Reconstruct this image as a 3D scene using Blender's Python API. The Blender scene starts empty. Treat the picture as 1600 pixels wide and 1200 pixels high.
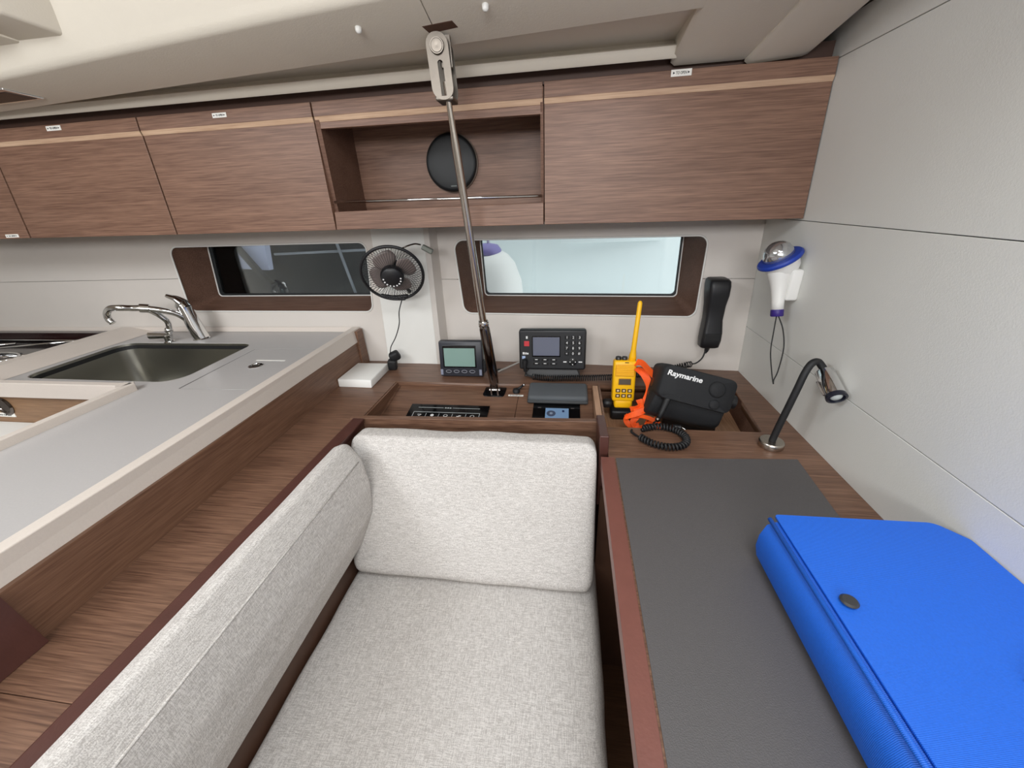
import bpy, bmesh, math, random
from math import sin, cos, pi, radians, sqrt
from mathutils import Vector, Matrix, noise
random.seed(4)
SC = bpy.context.scene
COL = SC.collection

# ------------------------------------------------------------ camera
cam_d = bpy.data.cameras.new('camera')
cam_d.sensor_fit = 'HORIZONTAL'; cam_d.sensor_width = 36; cam_d.lens = 36*603/1600
cam_d.clip_start = 0.02; cam_d.clip_end = 200
cam = bpy.data.objects.new('camera', cam_d); COL.objects.link(cam)
Rr = Vector((0.99029267, 0.13282366, -0.04096704))
Rd = Vector((0.02023774, -0.42937006, -0.90290187))
Rf = Vector((-0.13751676, 0.89330803, -0.42789007))
M = Matrix(((Rr.x, -Rd.x, -Rf.x, 0), (Rr.y, -Rd.y, -Rf.y, 0), (Rr.z, -Rd.z, -Rf.z, 1.25), (0, 0, 0, 1)))
cam.matrix_world = M
SC.camera = cam

# ------------------------------------------------------------ world, lamps, exposure
SC.view_settings.view_transform = 'Standard'
SC.view_settings.look = 'None'
SC.view_settings.gamma = 1
SC.view_settings.use_curve_mapping = False
SC.view_settings.exposure = 0.30
W = bpy.data.worlds.new('world'); SC.world = W; W.use_nodes = True
W.node_tree.nodes['Background'].inputs[0].default_value = (0.95, 0.975, 1.0, 1)
W.node_tree.nodes['Background'].inputs[1].default_value = 1.3

def area(name, loc, target, sx, sy, power, col=(1, 1, 1)):
    d = bpy.data.lights.new(name, 'AREA'); d.shape = 'RECTANGLE'; d.size = sx; d.size_y = sy
    d.energy = power; d.color = col
    o = bpy.data.objects.new(name, d); COL.objects.link(o)
    o.location = loc
    o.rotation_euler = (Vector(target)-Vector(loc)).to_track_quat('-Z', 'Y').to_euler()
    return o
area('daylight_main_hatch', (-1.30, -0.25, 1.93), (-0.9, 0.3, 0.0), 0.8, 0.6, 16.0, (0.93, 0.97, 1.0))
area('daylight_desk_hatch', (0.22, -0.05, 1.93), (0.10, 0.15, 0.0), 0.5, 0.5, 7.5, (0.93, 0.97, 1.0))
area('fill_behind_camera', (-0.25, -2.0, 1.74), (-0.4, 1.0, 1.0), 1.7, 0.40, 30.0, (0.985, 0.99, 1.0))  # soft fill added behind the camera, no companionway opening is built

# ------------------------------------------------------------ materials
def srgb(r, g, b):
    f = lambda c: (c/255/12.92) if c/255 <= 0.04045 else ((c/255+0.055)/1.055)**2.4
    return (f(r), f(g), f(b), 1)
def base_mat(name):
    m = bpy.data.materials.new(name); m.use_nodes = True
    return m, m.node_tree, m.node_tree.nodes['Principled BSDF']
def mat(name, rgb, rough=0.5, metal=0.0, bump=0.0, bscale=200.0, var=0.04, vscale=8.0, spec=0.5, emit=0.0, coat=0.0):
    m, nt, b = base_mat(name)
    c = srgb(*rgb)
    b.inputs['Roughness'].default_value = rough
    b.inputs['Metallic'].default_value = metal
    b.inputs['Specular IOR Level'].default_value = spec
    if coat: b.inputs['Coat Weight'].default_value = coat
    tc = nt.nodes.new('ShaderNodeTexCoord')
    n = nt.nodes.new('ShaderNodeTexNoise'); n.inputs['Scale'].default_value = vscale; n.inputs['Detail'].default_value = 4
    nt.links.new(tc.outputs['Object'], n.inputs['Vector'])
    r = nt.nodes.new('ShaderNodeValToRGB')
    r.color_ramp.elements[0].color = tuple(x*(1-var) for x in c[:3])+(1,)
    r.color_ramp.elements[1].color = tuple(min(1, x*(1+var)) for x in c[:3])+(1,)
    r.color_ramp.elements[0].position = .3; r.color_ramp.elements[1].position = .7
    nt.links.new(n.outputs['Fac'], r.inputs[0]); nt.links.new(r.outputs[0], b.inputs['Base Color'])
    if emit:
        b.inputs['Emission Color'].default_value = c; b.inputs['Emission Strength'].default_value = emit
    if bump:
        n2 = nt.nodes.new('ShaderNodeTexNoise'); n2.inputs['Scale'].default_value = bscale; n2.inputs['Detail'].default_value = 3
        nt.links.new(tc.outputs['Object'], n2.inputs['Vector'])
        bp = nt.nodes.new('ShaderNodeBump'); bp.inputs['Strength'].default_value = bump; bp.inputs['Distance'].default_value = 0.002
        nt.links.new(n2.outputs['Fac'], bp.inputs['Height']); nt.links.new(bp.outputs[0], b.inputs['Normal'])
    return m
def wood(name, dark, light, axis='X', rough=0.42, fine=1.0):
    m, nt, b = base_mat(name)
    L = nt.links
    tc = nt.nodes.new('ShaderNodeTexCoord')
    def nz(sal, sac, detail, dist=0.0):
        mp = nt.nodes.new('ShaderNodeMapping')
        s = [sac]*3; s['XYZ'.index(axis)] = sal
        mp.inputs['Scale'].default_value = s
        n = nt.nodes.new('ShaderNodeTexNoise'); n.inputs['Scale'].default_value = 1; n.inputs['Detail'].default_value = detail
        n.inputs['Distortion'].default_value = dist
        L.new(tc.outputs['Object'], mp.inputs[0]); L.new(mp.outputs[0], n.inputs['Vector'])
        return n
    a = nz(2.2, 26, 4, .4); c = nz(8*fine, 290*fine, 3, .3); d = nz(18, 620, 2)
    def mul(x, k):
        q = nt.nodes.new('ShaderNodeMath'); q.operation = 'MULTIPLY'; q.inputs[1].default_value = k
        L.new(x, q.inputs[0]); return q.outputs[0]
    def add(x, y):
        q = nt.nodes.new('ShaderNodeMath'); q.operation = 'ADD'; L.new(x, q.inputs[0]); L.new(y, q.inputs[1]); return q.outputs[0]
    f = add(add(mul(a.outputs['Fac'], .18), mul(c.outputs['Fac'], .44)), mul(d.outputs['Fac'], .38))
    r = nt.nodes.new('ShaderNodeValToRGB')
    r.color_ramp.elements[0].position = .38; r.color_ramp.elements[0].color = srgb(*dark)
    r.color_ramp.elements[1].position = .62; r.color_ramp.elements[1].color = srgb(*light)
    L.new(f, r.inputs[0]); L.new(r.outputs[0], b.inputs['Base Color'])
    b.inputs['Roughness'].default_value = rough
    bp = nt.nodes.new('ShaderNodeBump'); bp.inputs['Strength'].default_value = .25; bp.inputs['Distance'].default_value = .0006
    L.new(f, bp.inputs['Height']); L.new(bp.outputs[0], b.inputs['Normal'])
    return m
def linen(name, ca, cb):
    m, nt, b = base_mat(name); L = nt.links
    tc = nt.nodes.new('ShaderNodeTexCoord')
    outs = []
    for s in ((75, 900, 900), (900, 75, 900), (900, 900, 75)):
        mp = nt.nodes.new('ShaderNodeMapping'); mp.inputs['Scale'].default_value = s
        n = nt.nodes.new('ShaderNodeTexNoise'); n.inputs['Scale'].default_value = 1; n.inputs['Detail'].default_value = 2
        L.new(tc.outputs['Object'], mp.inputs[0]); L.new(mp.outputs[0], n.inputs['Vector']); outs.append(n.outputs['Fac'])
    q = nt.nodes.new('ShaderNodeMath'); q.operation = 'ADD'; L.new(outs[0], q.inputs[0]); L.new(outs[1], q.inputs[1])
    q2 = nt.nodes.new('ShaderNodeMath'); q2.operation = 'ADD'; L.new(q.outputs[0], q2.inputs[0]); L.new(outs[2], q2.inputs[1])
    q3 = nt.nodes.new('ShaderNodeMath'); q3.operation = 'DIVIDE'; q3.inputs[1].default_value = 3; L.new(q2.outputs[0], q3.inputs[0])
    r = nt.nodes.new('ShaderNodeValToRGB')
    r.color_ramp.elements[0].position = .42; r.color_ramp.elements[0].color = srgb(*ca)
    r.color_ramp.elements[1].position = .58; r.color_ramp.elements[1].color = srgb(*cb)
    L.new(q3.outputs[0], r.inputs[0]); L.new(r.outputs[0], b.inputs['Base Color'])
    b.inputs['Roughness'].default_value = .92; b.inputs['Specular IOR Level'].default_value = .15
    bp = nt.nodes.new('ShaderNodeBump'); bp.inputs['Strength'].default_value = .35; bp.inputs['Distance'].default_value = .0010
    L.new(q3.outputs[0], bp.inputs['Height']); L.new(bp.outputs[0], b.inputs['Normal'])
    return m
def thin_glass(name, tint=(0.95, 0.98, 0.98)):
    m = bpy.data.materials.new(name); m.use_nodes = True; nt = m.node_tree
    for n in list(nt.nodes):
        if n.type != 'OUTPUT_MATERIAL': nt.nodes.remove(n)
    out = [n for n in nt.nodes if n.type == 'OUTPUT_MATERIAL'][0]
    t = nt.nodes.new('ShaderNodeBsdfTransparent'); t.inputs[0].default_value = tint+(1,)
    g = nt.nodes.new('ShaderNodeBsdfGlossy'); g.inputs['Roughness'].default_value = .02
    fr = nt.nodes.new('ShaderNodeFresnel'); fr.inputs[0].default_value = 1.5
    mx = nt.nodes.new('ShaderNodeMixShader')
    nt.links.new(fr.outputs[0], mx.inputs[0]); nt.links.new(t.outputs[0], mx.inputs[1]); nt.links.new(g.outputs[0], mx.inputs[2])
    nt.links.new(mx.outputs[0], out.inputs[0])
    return m
def ribbed(name, rgb, axis='Y', freq=480):
    m, nt, b = base_mat(name); L = nt.links
    b.inputs['Base Color'].default_value = srgb(*rgb); b.inputs['Roughness'].default_value = .5
    tc = nt.nodes.new('ShaderNodeTexCoord'); w = nt.nodes.new('ShaderNodeTexWave')
    w.bands_direction = axis; w.inputs['Scale'].default_value = freq/6.28; w.inputs['Distortion'].default_value = .3
    L.new(tc.outputs['Object'], w.inputs['Vector'])
    bp = nt.nodes.new('ShaderNodeBump'); bp.inputs['Strength'].default_value = .35; bp.inputs['Distance'].default_value = .0006
    L.new(w.outputs['Fac'], bp.inputs['Height']); L.new(bp.outputs[0], b.inputs['Normal'])
    n = nt.nodes.new('ShaderNodeTexNoise'); n.inputs['Scale'].default_value = 500
    L.new(tc.outputs['Object'], n.inputs['Vector'])
    r = nt.nodes.new('ShaderNodeValToRGB'); c = srgb(*rgb)
    r.color_ramp.elements[0].color = tuple(x*.85 for x in c[:3])+(1,); r.color_ramp.elements[1].color = tuple(min(1, x*1.12) for x in c[:3])+(1,)
    L.new(n.outputs['Fac'], r.inputs[0]); L.new(r.outputs[0], b.inputs['Base Color'])
    return m

WD = wood('walnut_lockers', (100, 70, 55), (140, 106, 87), 'X', .48)
WX = wood('walnut_top', (86, 60, 47), (134, 101, 81), 'X', .38)
WY = wood('walnut_lengthwise', (98, 68, 51), (126, 93, 73), 'Y', .42)
WZ = wood('walnut_frame', (92, 66, 54), (122, 92, 77), 'X', .6)
WZ.node_tree.nodes['Principled BSDF'].inputs['Specular IOR Level'].default_value = .2
WPALE = wood('pale_strip', (176, 142, 116), (205, 174, 146), 'X')
WPALEY = wood('pale_divider', (165, 128, 102), (198, 160, 132), 'Y')
MAHO = mat('dark_mahogany_trim', (80, 48, 42), .35, var=.08, vscale=30, bump=.1)
MAHOR = mat('red_mahogany_edge', (118, 74, 65), .4, var=.05, vscale=40, bump=.1)
MAHOD = mat('seat_well_mahogany', (86, 60, 46), .45, var=.1, vscale=25)
WALL = mat('wall_panel_laminate', (226, 226, 221), .55, bump=.12, bscale=500, var=.012)
WALLB = mat('hull_lining_beige', (212, 205, 198), .55, bump=.12, bscale=500, var=.012)
WALLW = mat('pillar_white', (228, 227, 222), .5, bump=.05, var=.012)
DARK = mat('dark_gap', (22, 18, 16), .9)
JOINT = mat('joint_grey', (112, 110, 104), .9)
CEIL = mat('moulded_headliner', (216, 208, 194), .55, bump=.12, bscale=350, var=.015)
WORKTOP = mat('grey_solid_surface', (182, 179, 178), .38, bump=.04, bscale=600, var=.025, vscale=300)
FIDDLE = mat('beige_solid_surface', (216, 206, 197), .4, bump=.03, bscale=600, var=.02, vscale=300)
STEEL = mat('brushed_steel', (178, 176, 168), .3, 1.0, bump=.06, bscale=300)
CHROME = mat('chrome', (225, 225, 225), .08, 1.0, var=0.01)
SATIN = mat('satin_stainless', (128, 121, 113), .38, 1.0, var=.05, vscale=60)
RODM = mat('polished_rod', (196, 188, 180), .2, 1.0, var=.02)
BASEM = mat('lamp_nickel', (190, 182, 172), .25, 1.0, var=.02)
DCHROME = mat('dark_polished_steel', (120, 112, 108), .14, 1.0, var=.05)
BLACK = mat('black_plastic', (26, 26, 29), .45, bump=.05, var=.05)
BLACKG = mat('black_glass', (12, 12, 14), .08, var=.02)
RUBBER = mat('black_rubber', (22, 22, 24), .6, bump=.1)
CLOTHB = mat('black_neoprene', (27, 28, 31), .78, bump=.25, bscale=900, var=.08)
GREYD = mat('slate_fabric', (82, 86, 90), .7, bump=.25, bscale=900, var=.08)
LEATH = mat('charcoal_leatherette', (86, 83, 83), .52, bump=.25, bscale=700, var=.05, vscale=400)
LINEN = linen('linen_upholstery', (178, 173, 169), (223, 219, 215))
WHITE = mat('white_plastic', (235, 234, 230), .45, var=.01)
LABELM = mat('label_white', (240, 238, 232), .6, var=.01)
INK = mat('ink_black', (30, 30, 30), .7)
PRINTW = mat('white_print', (235, 235, 235), .6)
YELLOW = mat('yellow_plastic', (250, 190, 14), .42, var=.03)
ORANGE = mat('orange_webbing', (255, 92, 22), .6, bump=.2, bscale=900, var=.12, vscale=60)
BLUEP = ribbed('blue_ribbed_polypropylene', (22, 98, 210), 'Y', 1500)
BLUER = mat('blue_ring', (28, 62, 165), .45)
PURPLE = mat('purple_cap', (52, 32, 120), .45)
REDB = mat('red_button', (205, 58, 66), .5, emit=0.0)
LCDG = mat('lcd_green', (132, 160, 152), .15, var=.01, emit=0.0)
LCDB = mat('lcd_grey', (108, 112, 128), .12, var=.01)
LCDL = mat('lcd_light_blue', (120, 150, 185), .3, emit=.12)
KEYD = mat('dark_key', (14, 14, 16), .5)
BLADE = mat('fan_blade_plastic', (128, 116, 112), .35)
GLASS = thin_glass('window_glass')
CLEARD = mat('mirrored_dome', (200, 202, 205), .12, .85, var=.25, vscale=60)
FLOORM = wood('cabin_sole', (96, 68, 50), (128, 94, 70), 'X')
HULLW = mat('white_gelcoat', (216, 226, 226), .25, var=.01)
HULLD = mat('dark_gelcoat', (62, 62, 62), .12, var=.08)
HULLG = mat('grey_gelcoat', (120, 124, 130), .3)
CONC = mat('quay_concrete', (140, 138, 132), .9)

# ------------------------------------------------------------ helpers
def tag(o, label=None, cat=None, group=None, kind=None):
    if label: o['label'] = label
    if cat: o['category'] = cat
    if group: o['group'] = group
    if kind: o['kind'] = kind
    return o
def wloc(o):
    v = Vector((0, 0, 0))
    while o is not None:
        v = v + Vector(o.location); o = o.parent
    return v
def empty(name, loc=(0, 0, 0), parent=None):
    o = bpy.data.objects.new(name, None); COL.objects.link(o)
    o.empty_display_size = .02
    o.location = Vector(loc) - (wloc(parent) if parent else Vector((0, 0, 0)))
    o.parent = parent
    return o
def thing(name, loc, label, cat, group=None):
    return tag(empty(name, loc), label, cat, group)
def link_mesh(name, me, material, parent=None, loc=None, smooth=False):
    """me holds world coordinates; the object gets its own origin."""
    if loc is None:
        loc = wloc(parent) if parent else Vector((0, 0, 0))
    loc = Vector(loc)
    me.transform(Matrix.Translation(-loc))
    me.materials.clear(); me.materials.append(material)
    if smooth:
        for p in me.polygons: p.use_smooth = True
    me.name = name
    o = bpy.data.objects.new(name, me); COL.objects.link(o)
    if parent: 
        o.parent = parent; o.location = loc - wloc(parent)
    else: o.location = loc
    return o

class MB:
    def __init__(s): s.bm = bmesh.new()
    def box(s, c, size, rot=None, bevel=0, seg=2):
        t = bmesh.new(); bmesh.ops.create_cube(t, size=1)
        bmesh.ops.scale(t, vec=size, verts=t.verts)
        if bevel: bmesh.ops.bevel(t, geom=t.edges[:], offset=bevel, segments=seg, profile=.5, affect='EDGES')
        m = Matrix.Translation(c)
        if rot is not None: m = m @ (rot.to_4x4() if not isinstance(rot, (tuple, list)) else Matrix.Rotation(rot[2], 4, 'Z') @ Matrix.Rotation(rot[1], 4, 'Y') @ Matrix.Rotation(rot[0], 4, 'X'))
        bmesh.ops.transform(t, matrix=m, verts=t.verts); s._add(t); return s
    def b2(s, lo, hi, bevel=0, seg=2):
        c = [(a+b)/2 for a, b in zip(lo, hi)]; z = [abs(b-a) for a, b in zip(lo, hi)]
        return s.box(c, z, None, bevel, seg)
    def _add(s, t):
        me = bpy.data.meshes.new('t'); t.to_mesh(me); t.free(); s.bm.from_mesh(me); bpy.data.meshes.remove(me)
    def solid(s, A, B, bevel=0):
        t = bmesh.new()
        n = len(A)
        a = [t.verts.new(p) for p in A]; b = [t.verts.new(p) for p in B]
        t.faces.new(a); t.faces.new(list(reversed(b)))
        for i in range(n): t.faces.new((a[i], b[i], b[(i+1) % n], a[(i+1) % n]))
        bmesh.ops.recalc_face_normals(t, faces=t.faces)
        if bevel: bmesh.ops.bevel(t, geom=t.edges[:], offset=bevel, segments=2, profile=.5, affect='EDGES')
        s._add(t); return s
    def loft(s, rings, close=True, cap=True):
        t = bmesh.new()
        R = [[t.verts.new(p) for p in r] for r in rings]
        n = len(R[0])
        for i in range(len(R)-1):
            for j in range(n if close else n-1):
                k = (j+1) % n
                t.faces.new((R[i][j], R[i][k], R[i+1][k], R[i+1][j]))
        if cap and close:
            t.faces.new(list(reversed(R[0]))); t.faces.new(R[-1])
        bmesh.ops.recalc_face_normals(t, faces=t.faces)
        s._add(t); return s
    def tube(s, path, r, n=10, cap=True, flat=1.0):
        P = [Vector(p) for p in path]; rings = []
        up = None
        for i, p in enumerate(P):
            d = (P[min(i+1, len(P)-1)]-P[max(i-1, 0)])
            if d.length < 1e-9: d = Vector((0, 0, 1))
            d.normalize()
            if up is None:
                up = Vector((0, 0, 1)) if abs(d.z) < .9 else Vector((1, 0, 0))
            u = (up - d*up.dot(d))
            if u.length < 1e-6: u = d.orthogonal()
            u.normalize(); v = d.cross(u); up = u
            rr = r[i] if isinstance(r, (list, tuple)) else r
            rings.append([p+u*cos(2*pi*k/n)*rr+v*sin(2*pi*k/n)*rr*flat for k in range(n)])
        return s.loft(rings, True, cap)
    def lathe(s, prof, o, axis, n=32):
        """prof: (radius, distance along axis)"""
        a = Vector(axis).normalized(); u = a.orthogonal().normalized(); v = a.cross(u); o = Vector(o)
        rings = [[o+a*h+(u*cos(2*pi*k/n)+v*sin(2*pi*k/n))*max(r, 1e-5) for k in range(n)] for r, h in prof]
        return s.loft(rings, True, True)
    def build(s, name, material, parent=None, loc=None, smooth=False, auto=None):
        me = bpy.data.meshes.new(name); s.bm.to_mesh(me); s.bm.free()
        o = link_mesh(name, me, material, parent, loc, smooth)
        if auto:
            for p in me.polygons: p.use_smooth = True
            me.set_sharp_from_angle(angle=radians(auto))
        return o

def bez(pts, n=12):
    """Catmull-Rom through pts"""
    P = [Vector(p) for p in pts]; P = [P[0]*2-P[1]]+P+[P[-1]*2-P[-2]]; out = []
    for i in range(1, len(P)-2):
        for k in range(n):
            t = k/n
            a, b, c, d = P[i-1], P[i], P[i+1], P[i+2]
            out.append(.5*((2*b)+(-a+c)*t+(2*a-5*b+4*c-d)*t*t+(-a+3*b-3*c+d)*t**3))
    out.append(P[-2]); return out
def coil(path, R, r, pitch, n=9, seg=6):
    """helical cord along a path"""
    P = [Vector(p) for p in path]; L = 0; acc = [0]
    for a, b in zip(P, P[1:]): L += (b-a).length; acc.append(L)
    turns = L/pitch; N = int(turns*n); out = []; j = 0; up = Vector((0.13, .21, 1)).normalized()
    for i in range(N+1):
        s_ = L*i/N
        while j < len(P)-2 and acc[j+1] < s_: j += 1
        t = (s_-acc[j])/max(acc[j+1]-acc[j], 1e-9)
        p = P[j].lerp(P[j+1], t)
        d0 = (P[min(j+1, len(P)-1)]-P[max(j-1, 0)]).normalized(); d1 = (P[min(j+2, len(P)-1)]-P[j]).normalized()
        d = d0.lerp(d1, t).normalized()
        u = up-d*up.dot(d); u.normalize(); v = d.cross(u); up = u
        a = 2*pi*turns*i/N
        out.append(p+u*cos(a)*R+v*sin(a)*R)
    return out
def rpoly(pts, r, seg=5):
    """2-D polygon with rounded corners; r a number or one per corner"""
    n = len(pts); out = []
    for i in range(n):
        p = Vector(pts[i][:2]); a = Vector(pts[i-1][:2]); b = Vector(pts[(i+1) % n][:2])
        rr = r[i] if isinstance(r, (list, tuple)) else r
        if rr <= 0: out.append(tuple(p)); continue
        da = (a-p).normalized(); db = (b-p).normalized()
        ang = da.angle(db); t = rr/math.tan(ang/2)
        t = min(t, (a-p).length*.49, (b-p).length*.49); rr = t*math.tan(ang/2)
        c = p+(da+db).normalized()*(rr/sin(ang/2))
        p0 = p+da*t; p1 = p+db*t
        a0 = math.atan2(p0.y-c.y, p0.x-c.x); a1 = math.atan2(p1.y-c.y, p1.x-c.x)
        d = a1-a0
        while d > pi: d -= 2*pi
        while d < -pi: d += 2*pi
        for k in range(seg+1):
            q = a0+d*k/seg; out.append((c.x+rr*cos(q), c.y+rr*sin(q)))
    return out
def plate_mesh(outer, holes, th, f):
    """flat plate with holes; f maps (u, v, w) to world; w runs 0..-th"""
    cu = bpy.data.curves.new('c', 'CURVE'); cu.dimensions = '2D'; cu.fill_mode = 'BOTH'; cu.extrude = .5
    for poly in [outer]+list(holes):
        sp = cu.splines.new('POLY'); sp.points.add(len(poly)-1); sp.use_cyclic_u = True
        for q, p in zip(sp.points, poly): q.co = (p[0], p[1], 0, 1)
    o = bpy.data.objects.new('c', cu); COL.objects.link(o)
    dg = bpy.context.evaluated_depsgraph_get()
    me = bpy.data.meshes.new_from_object(o.evaluated_get(dg))
    bpy.data.objects.remove(o); bpy.data.curves.remove(cu)
    for v in me.vertices:
        u, w, z = v.co; v.co = f(u, w, (z-.5)*th)
    bm = bmesh.new(); bm.from_mesh(me); bmesh.ops.remove_doubles(bm, verts=bm.verts, dist=1e-6)
    bmesh.ops.recalc_face_normals(bm, faces=bm.faces); bm.to_mesh(me); bm.free()
    return me
def frame(o, x, y):
    """matrix with local x, y axes given"""
    x = Vector(x).normalized(); y = Vector(y); y = (y-x*y.dot(x)).normalized(); z = x.cross(y)
    m = Matrix.Identity(4)
    for i in range(3): m[i][0] = x[i]; m[i][1] = y[i]; m[i][2] = z[i]; m[i][3] = o[i]
    return m
def text(name, s, o, x, y, size, material, parent, bold=0.0, width=None, th=.0004, align='CENTER', shear=0):
    cu = bpy.data.curves.new('t', 'FONT'); cu.body = s; cu.size = 1; cu.extrude = 0.5; cu.offset = bold; cu.shear = shear
    cu.align_x = 'CENTER'; cu.align_y = 'CENTER'; cu.resolution_u = 3
    ob = bpy.data.objects.new('t', cu); COL.objects.link(ob)
    dg = bpy.context.evaluated_depsgraph_get(); me = bpy.data.meshes.new_from_object(ob.evaluated_get(dg))
    bpy.data.objects.remove(ob); bpy.data.curves.remove(cu)
    xs = [v.co.x for v in me.vertices]; w = max(xs)-min(xs); cx = (max(xs)+min(xs))/2
    ys = [v.co.y for v in me.vertices]; cy = (max(ys)+min(ys))/2
    sx = (width/w) if width else size
    for v in me.vertices: v.co = ((v.co.x-cx)*sx, (v.co.y-cy)*size, v.co.z*th*2)
    me.transform(frame(o, x, y))
    return link_mesh(name, me, material, parent)
def cushion(name, prof, axis, t0, t1, r, material, parent, nlen=34, amp=.0016, cap=True):
    cx = sum(p[0] for p in prof)/len(prof); cy = sum(p[1] for p in prof)/len(prof)
    hx = (max(p[0] for p in prof)-min(p[0] for p in prof))/2; hy = (max(p[1] for p in prof)-min(p[1] for p in prof))/2
    st = []
    sg = 1 if t1 > t0 else -1
    st += [(t0+sg*.0, .45), (t0+sg*.0, .8)]
    for k in range(0, 7):
        a = pi/2*k/6; st.append((t0+sg*(r*(1-cos(a))+.0015), r*(1-sin(a))))
    for k in range(1, nlen): st.append((t0+sg*r+(t1-t0-2*sg*r)*k/nlen, 0))
    for k in range(6, -1, -1):
        a = pi/2*k/6; st.append((t1-sg*(r*(1-cos(a))+.0015), r*(1-sin(a))))
    st += [(t1, .8), (t1, .45)]
    rings = []
    for i, (t, ins) in enumerate(st):
        if i < 2 or i >= len(st)-2:
            k = ins; kx = k*(hx-r)/hx; ky = k*(hy-r)/hy
        else: kx = (hx-ins)/hx; ky = (hy-ins)/hy
        ring = []
        for (a, b) in prof:
            a2 = cx+(a-cx)*kx; b2 = cy+(b-cy)*ky
            nn = noise.noise(Vector((a2*9, b2*9, t*9)))*amp*2.2+noise.noise(Vector((a2*30, b2*30, t*30)))*amp*.5
            da, db = a2-cx, b2-cy; l = sqrt(da*da+db*db)+1e-6
            a2 += da/l*nn; b2 += db/l*nn
            ring.append((a2, t, b2) if axis == 'Y' else (t, a2, b2))
        rings.append(ring)
    m = MB(); m.loft(rings, True, True)
    return m.build(name, material, parent, smooth=True)
def dense(poly, step=.012):
    out = []
    n = len(poly)
    for i in range(n):
        a = Vector(poly[i]); b = Vector(poly[(i+1) % n]); k = max(1, int((b-a).length/step))
        for j in range(k): out.append(tuple(a.lerp(b, j/k)))
    return out

# ============================================================ SETTING
def struct(o): o['kind'] = 'structure'; return o
struct(MB().b2((-3.2, -2.6, -.05), (.6, 1.4, 0)).build('floor', FLOORM))
struct(MB().b2((-3.25, -2.6, 0), (-3.2, 1.5, 2.0)).build('wall_left', WALL))
struct(MB().b2((-3.2, -2.65, 0), (.6, -2.6, 2.0)).build('wall_front', WALL))

# bulkhead on the right, in panels with fine open joints
wr = struct(empty('wall_right', (.53, 0, 0)))
MB().b2((.531, -2.6, 0), (.56, 1.5, 1.99)).build('backing', JOINT, wr)
for z0, z1 in ((0, .8868), (.8882, 1.1823), (1.1837, 1.4798), (1.4812, 1.5445)):
    MB().b2((.525, -2.6, z0), (.5305, 1.35, z1), .0006, 1).build('panel', WALL, wr)

# hull-side wall: two flat stretches either side of the pillar
def fL(u, v, w): return Vector((u, 1.214+.09*(v-.75)-w, v))
def fR(u, v, w): return Vector((u, 1.170+.08*(.525-u)+.09*(v-.75)-w, v))
LQ = [(-1.374, .932), (-.660, .926), (-.650, 1.150), (-1.384, 1.154)]
RQ = [(-.345, .913), (.381, .913), (.389, 1.141), (-.366, 1.145)]
RLQ = [.03, .026, .026, .03]
wb = struct(empty('wall_back', (0, 1.25, 0)))
def bisect(me, z0, z1):
    bm = bmesh.new(); bm.from_mesh(me)
    for co, no in (((0, 0, z0), (0, 0, -1)), ((0, 0, z1), (0, 0, 1))):
        bmesh.ops.bisect_plane(bm, geom=bm.verts[:]+bm.edges[:]+bm.faces[:], plane_co=co, plane_no=no, clear_outer=True)
    m2 = bpy.data.meshes.new('p'); bm.to_mesh(m2); bm.free(); return m2
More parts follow.
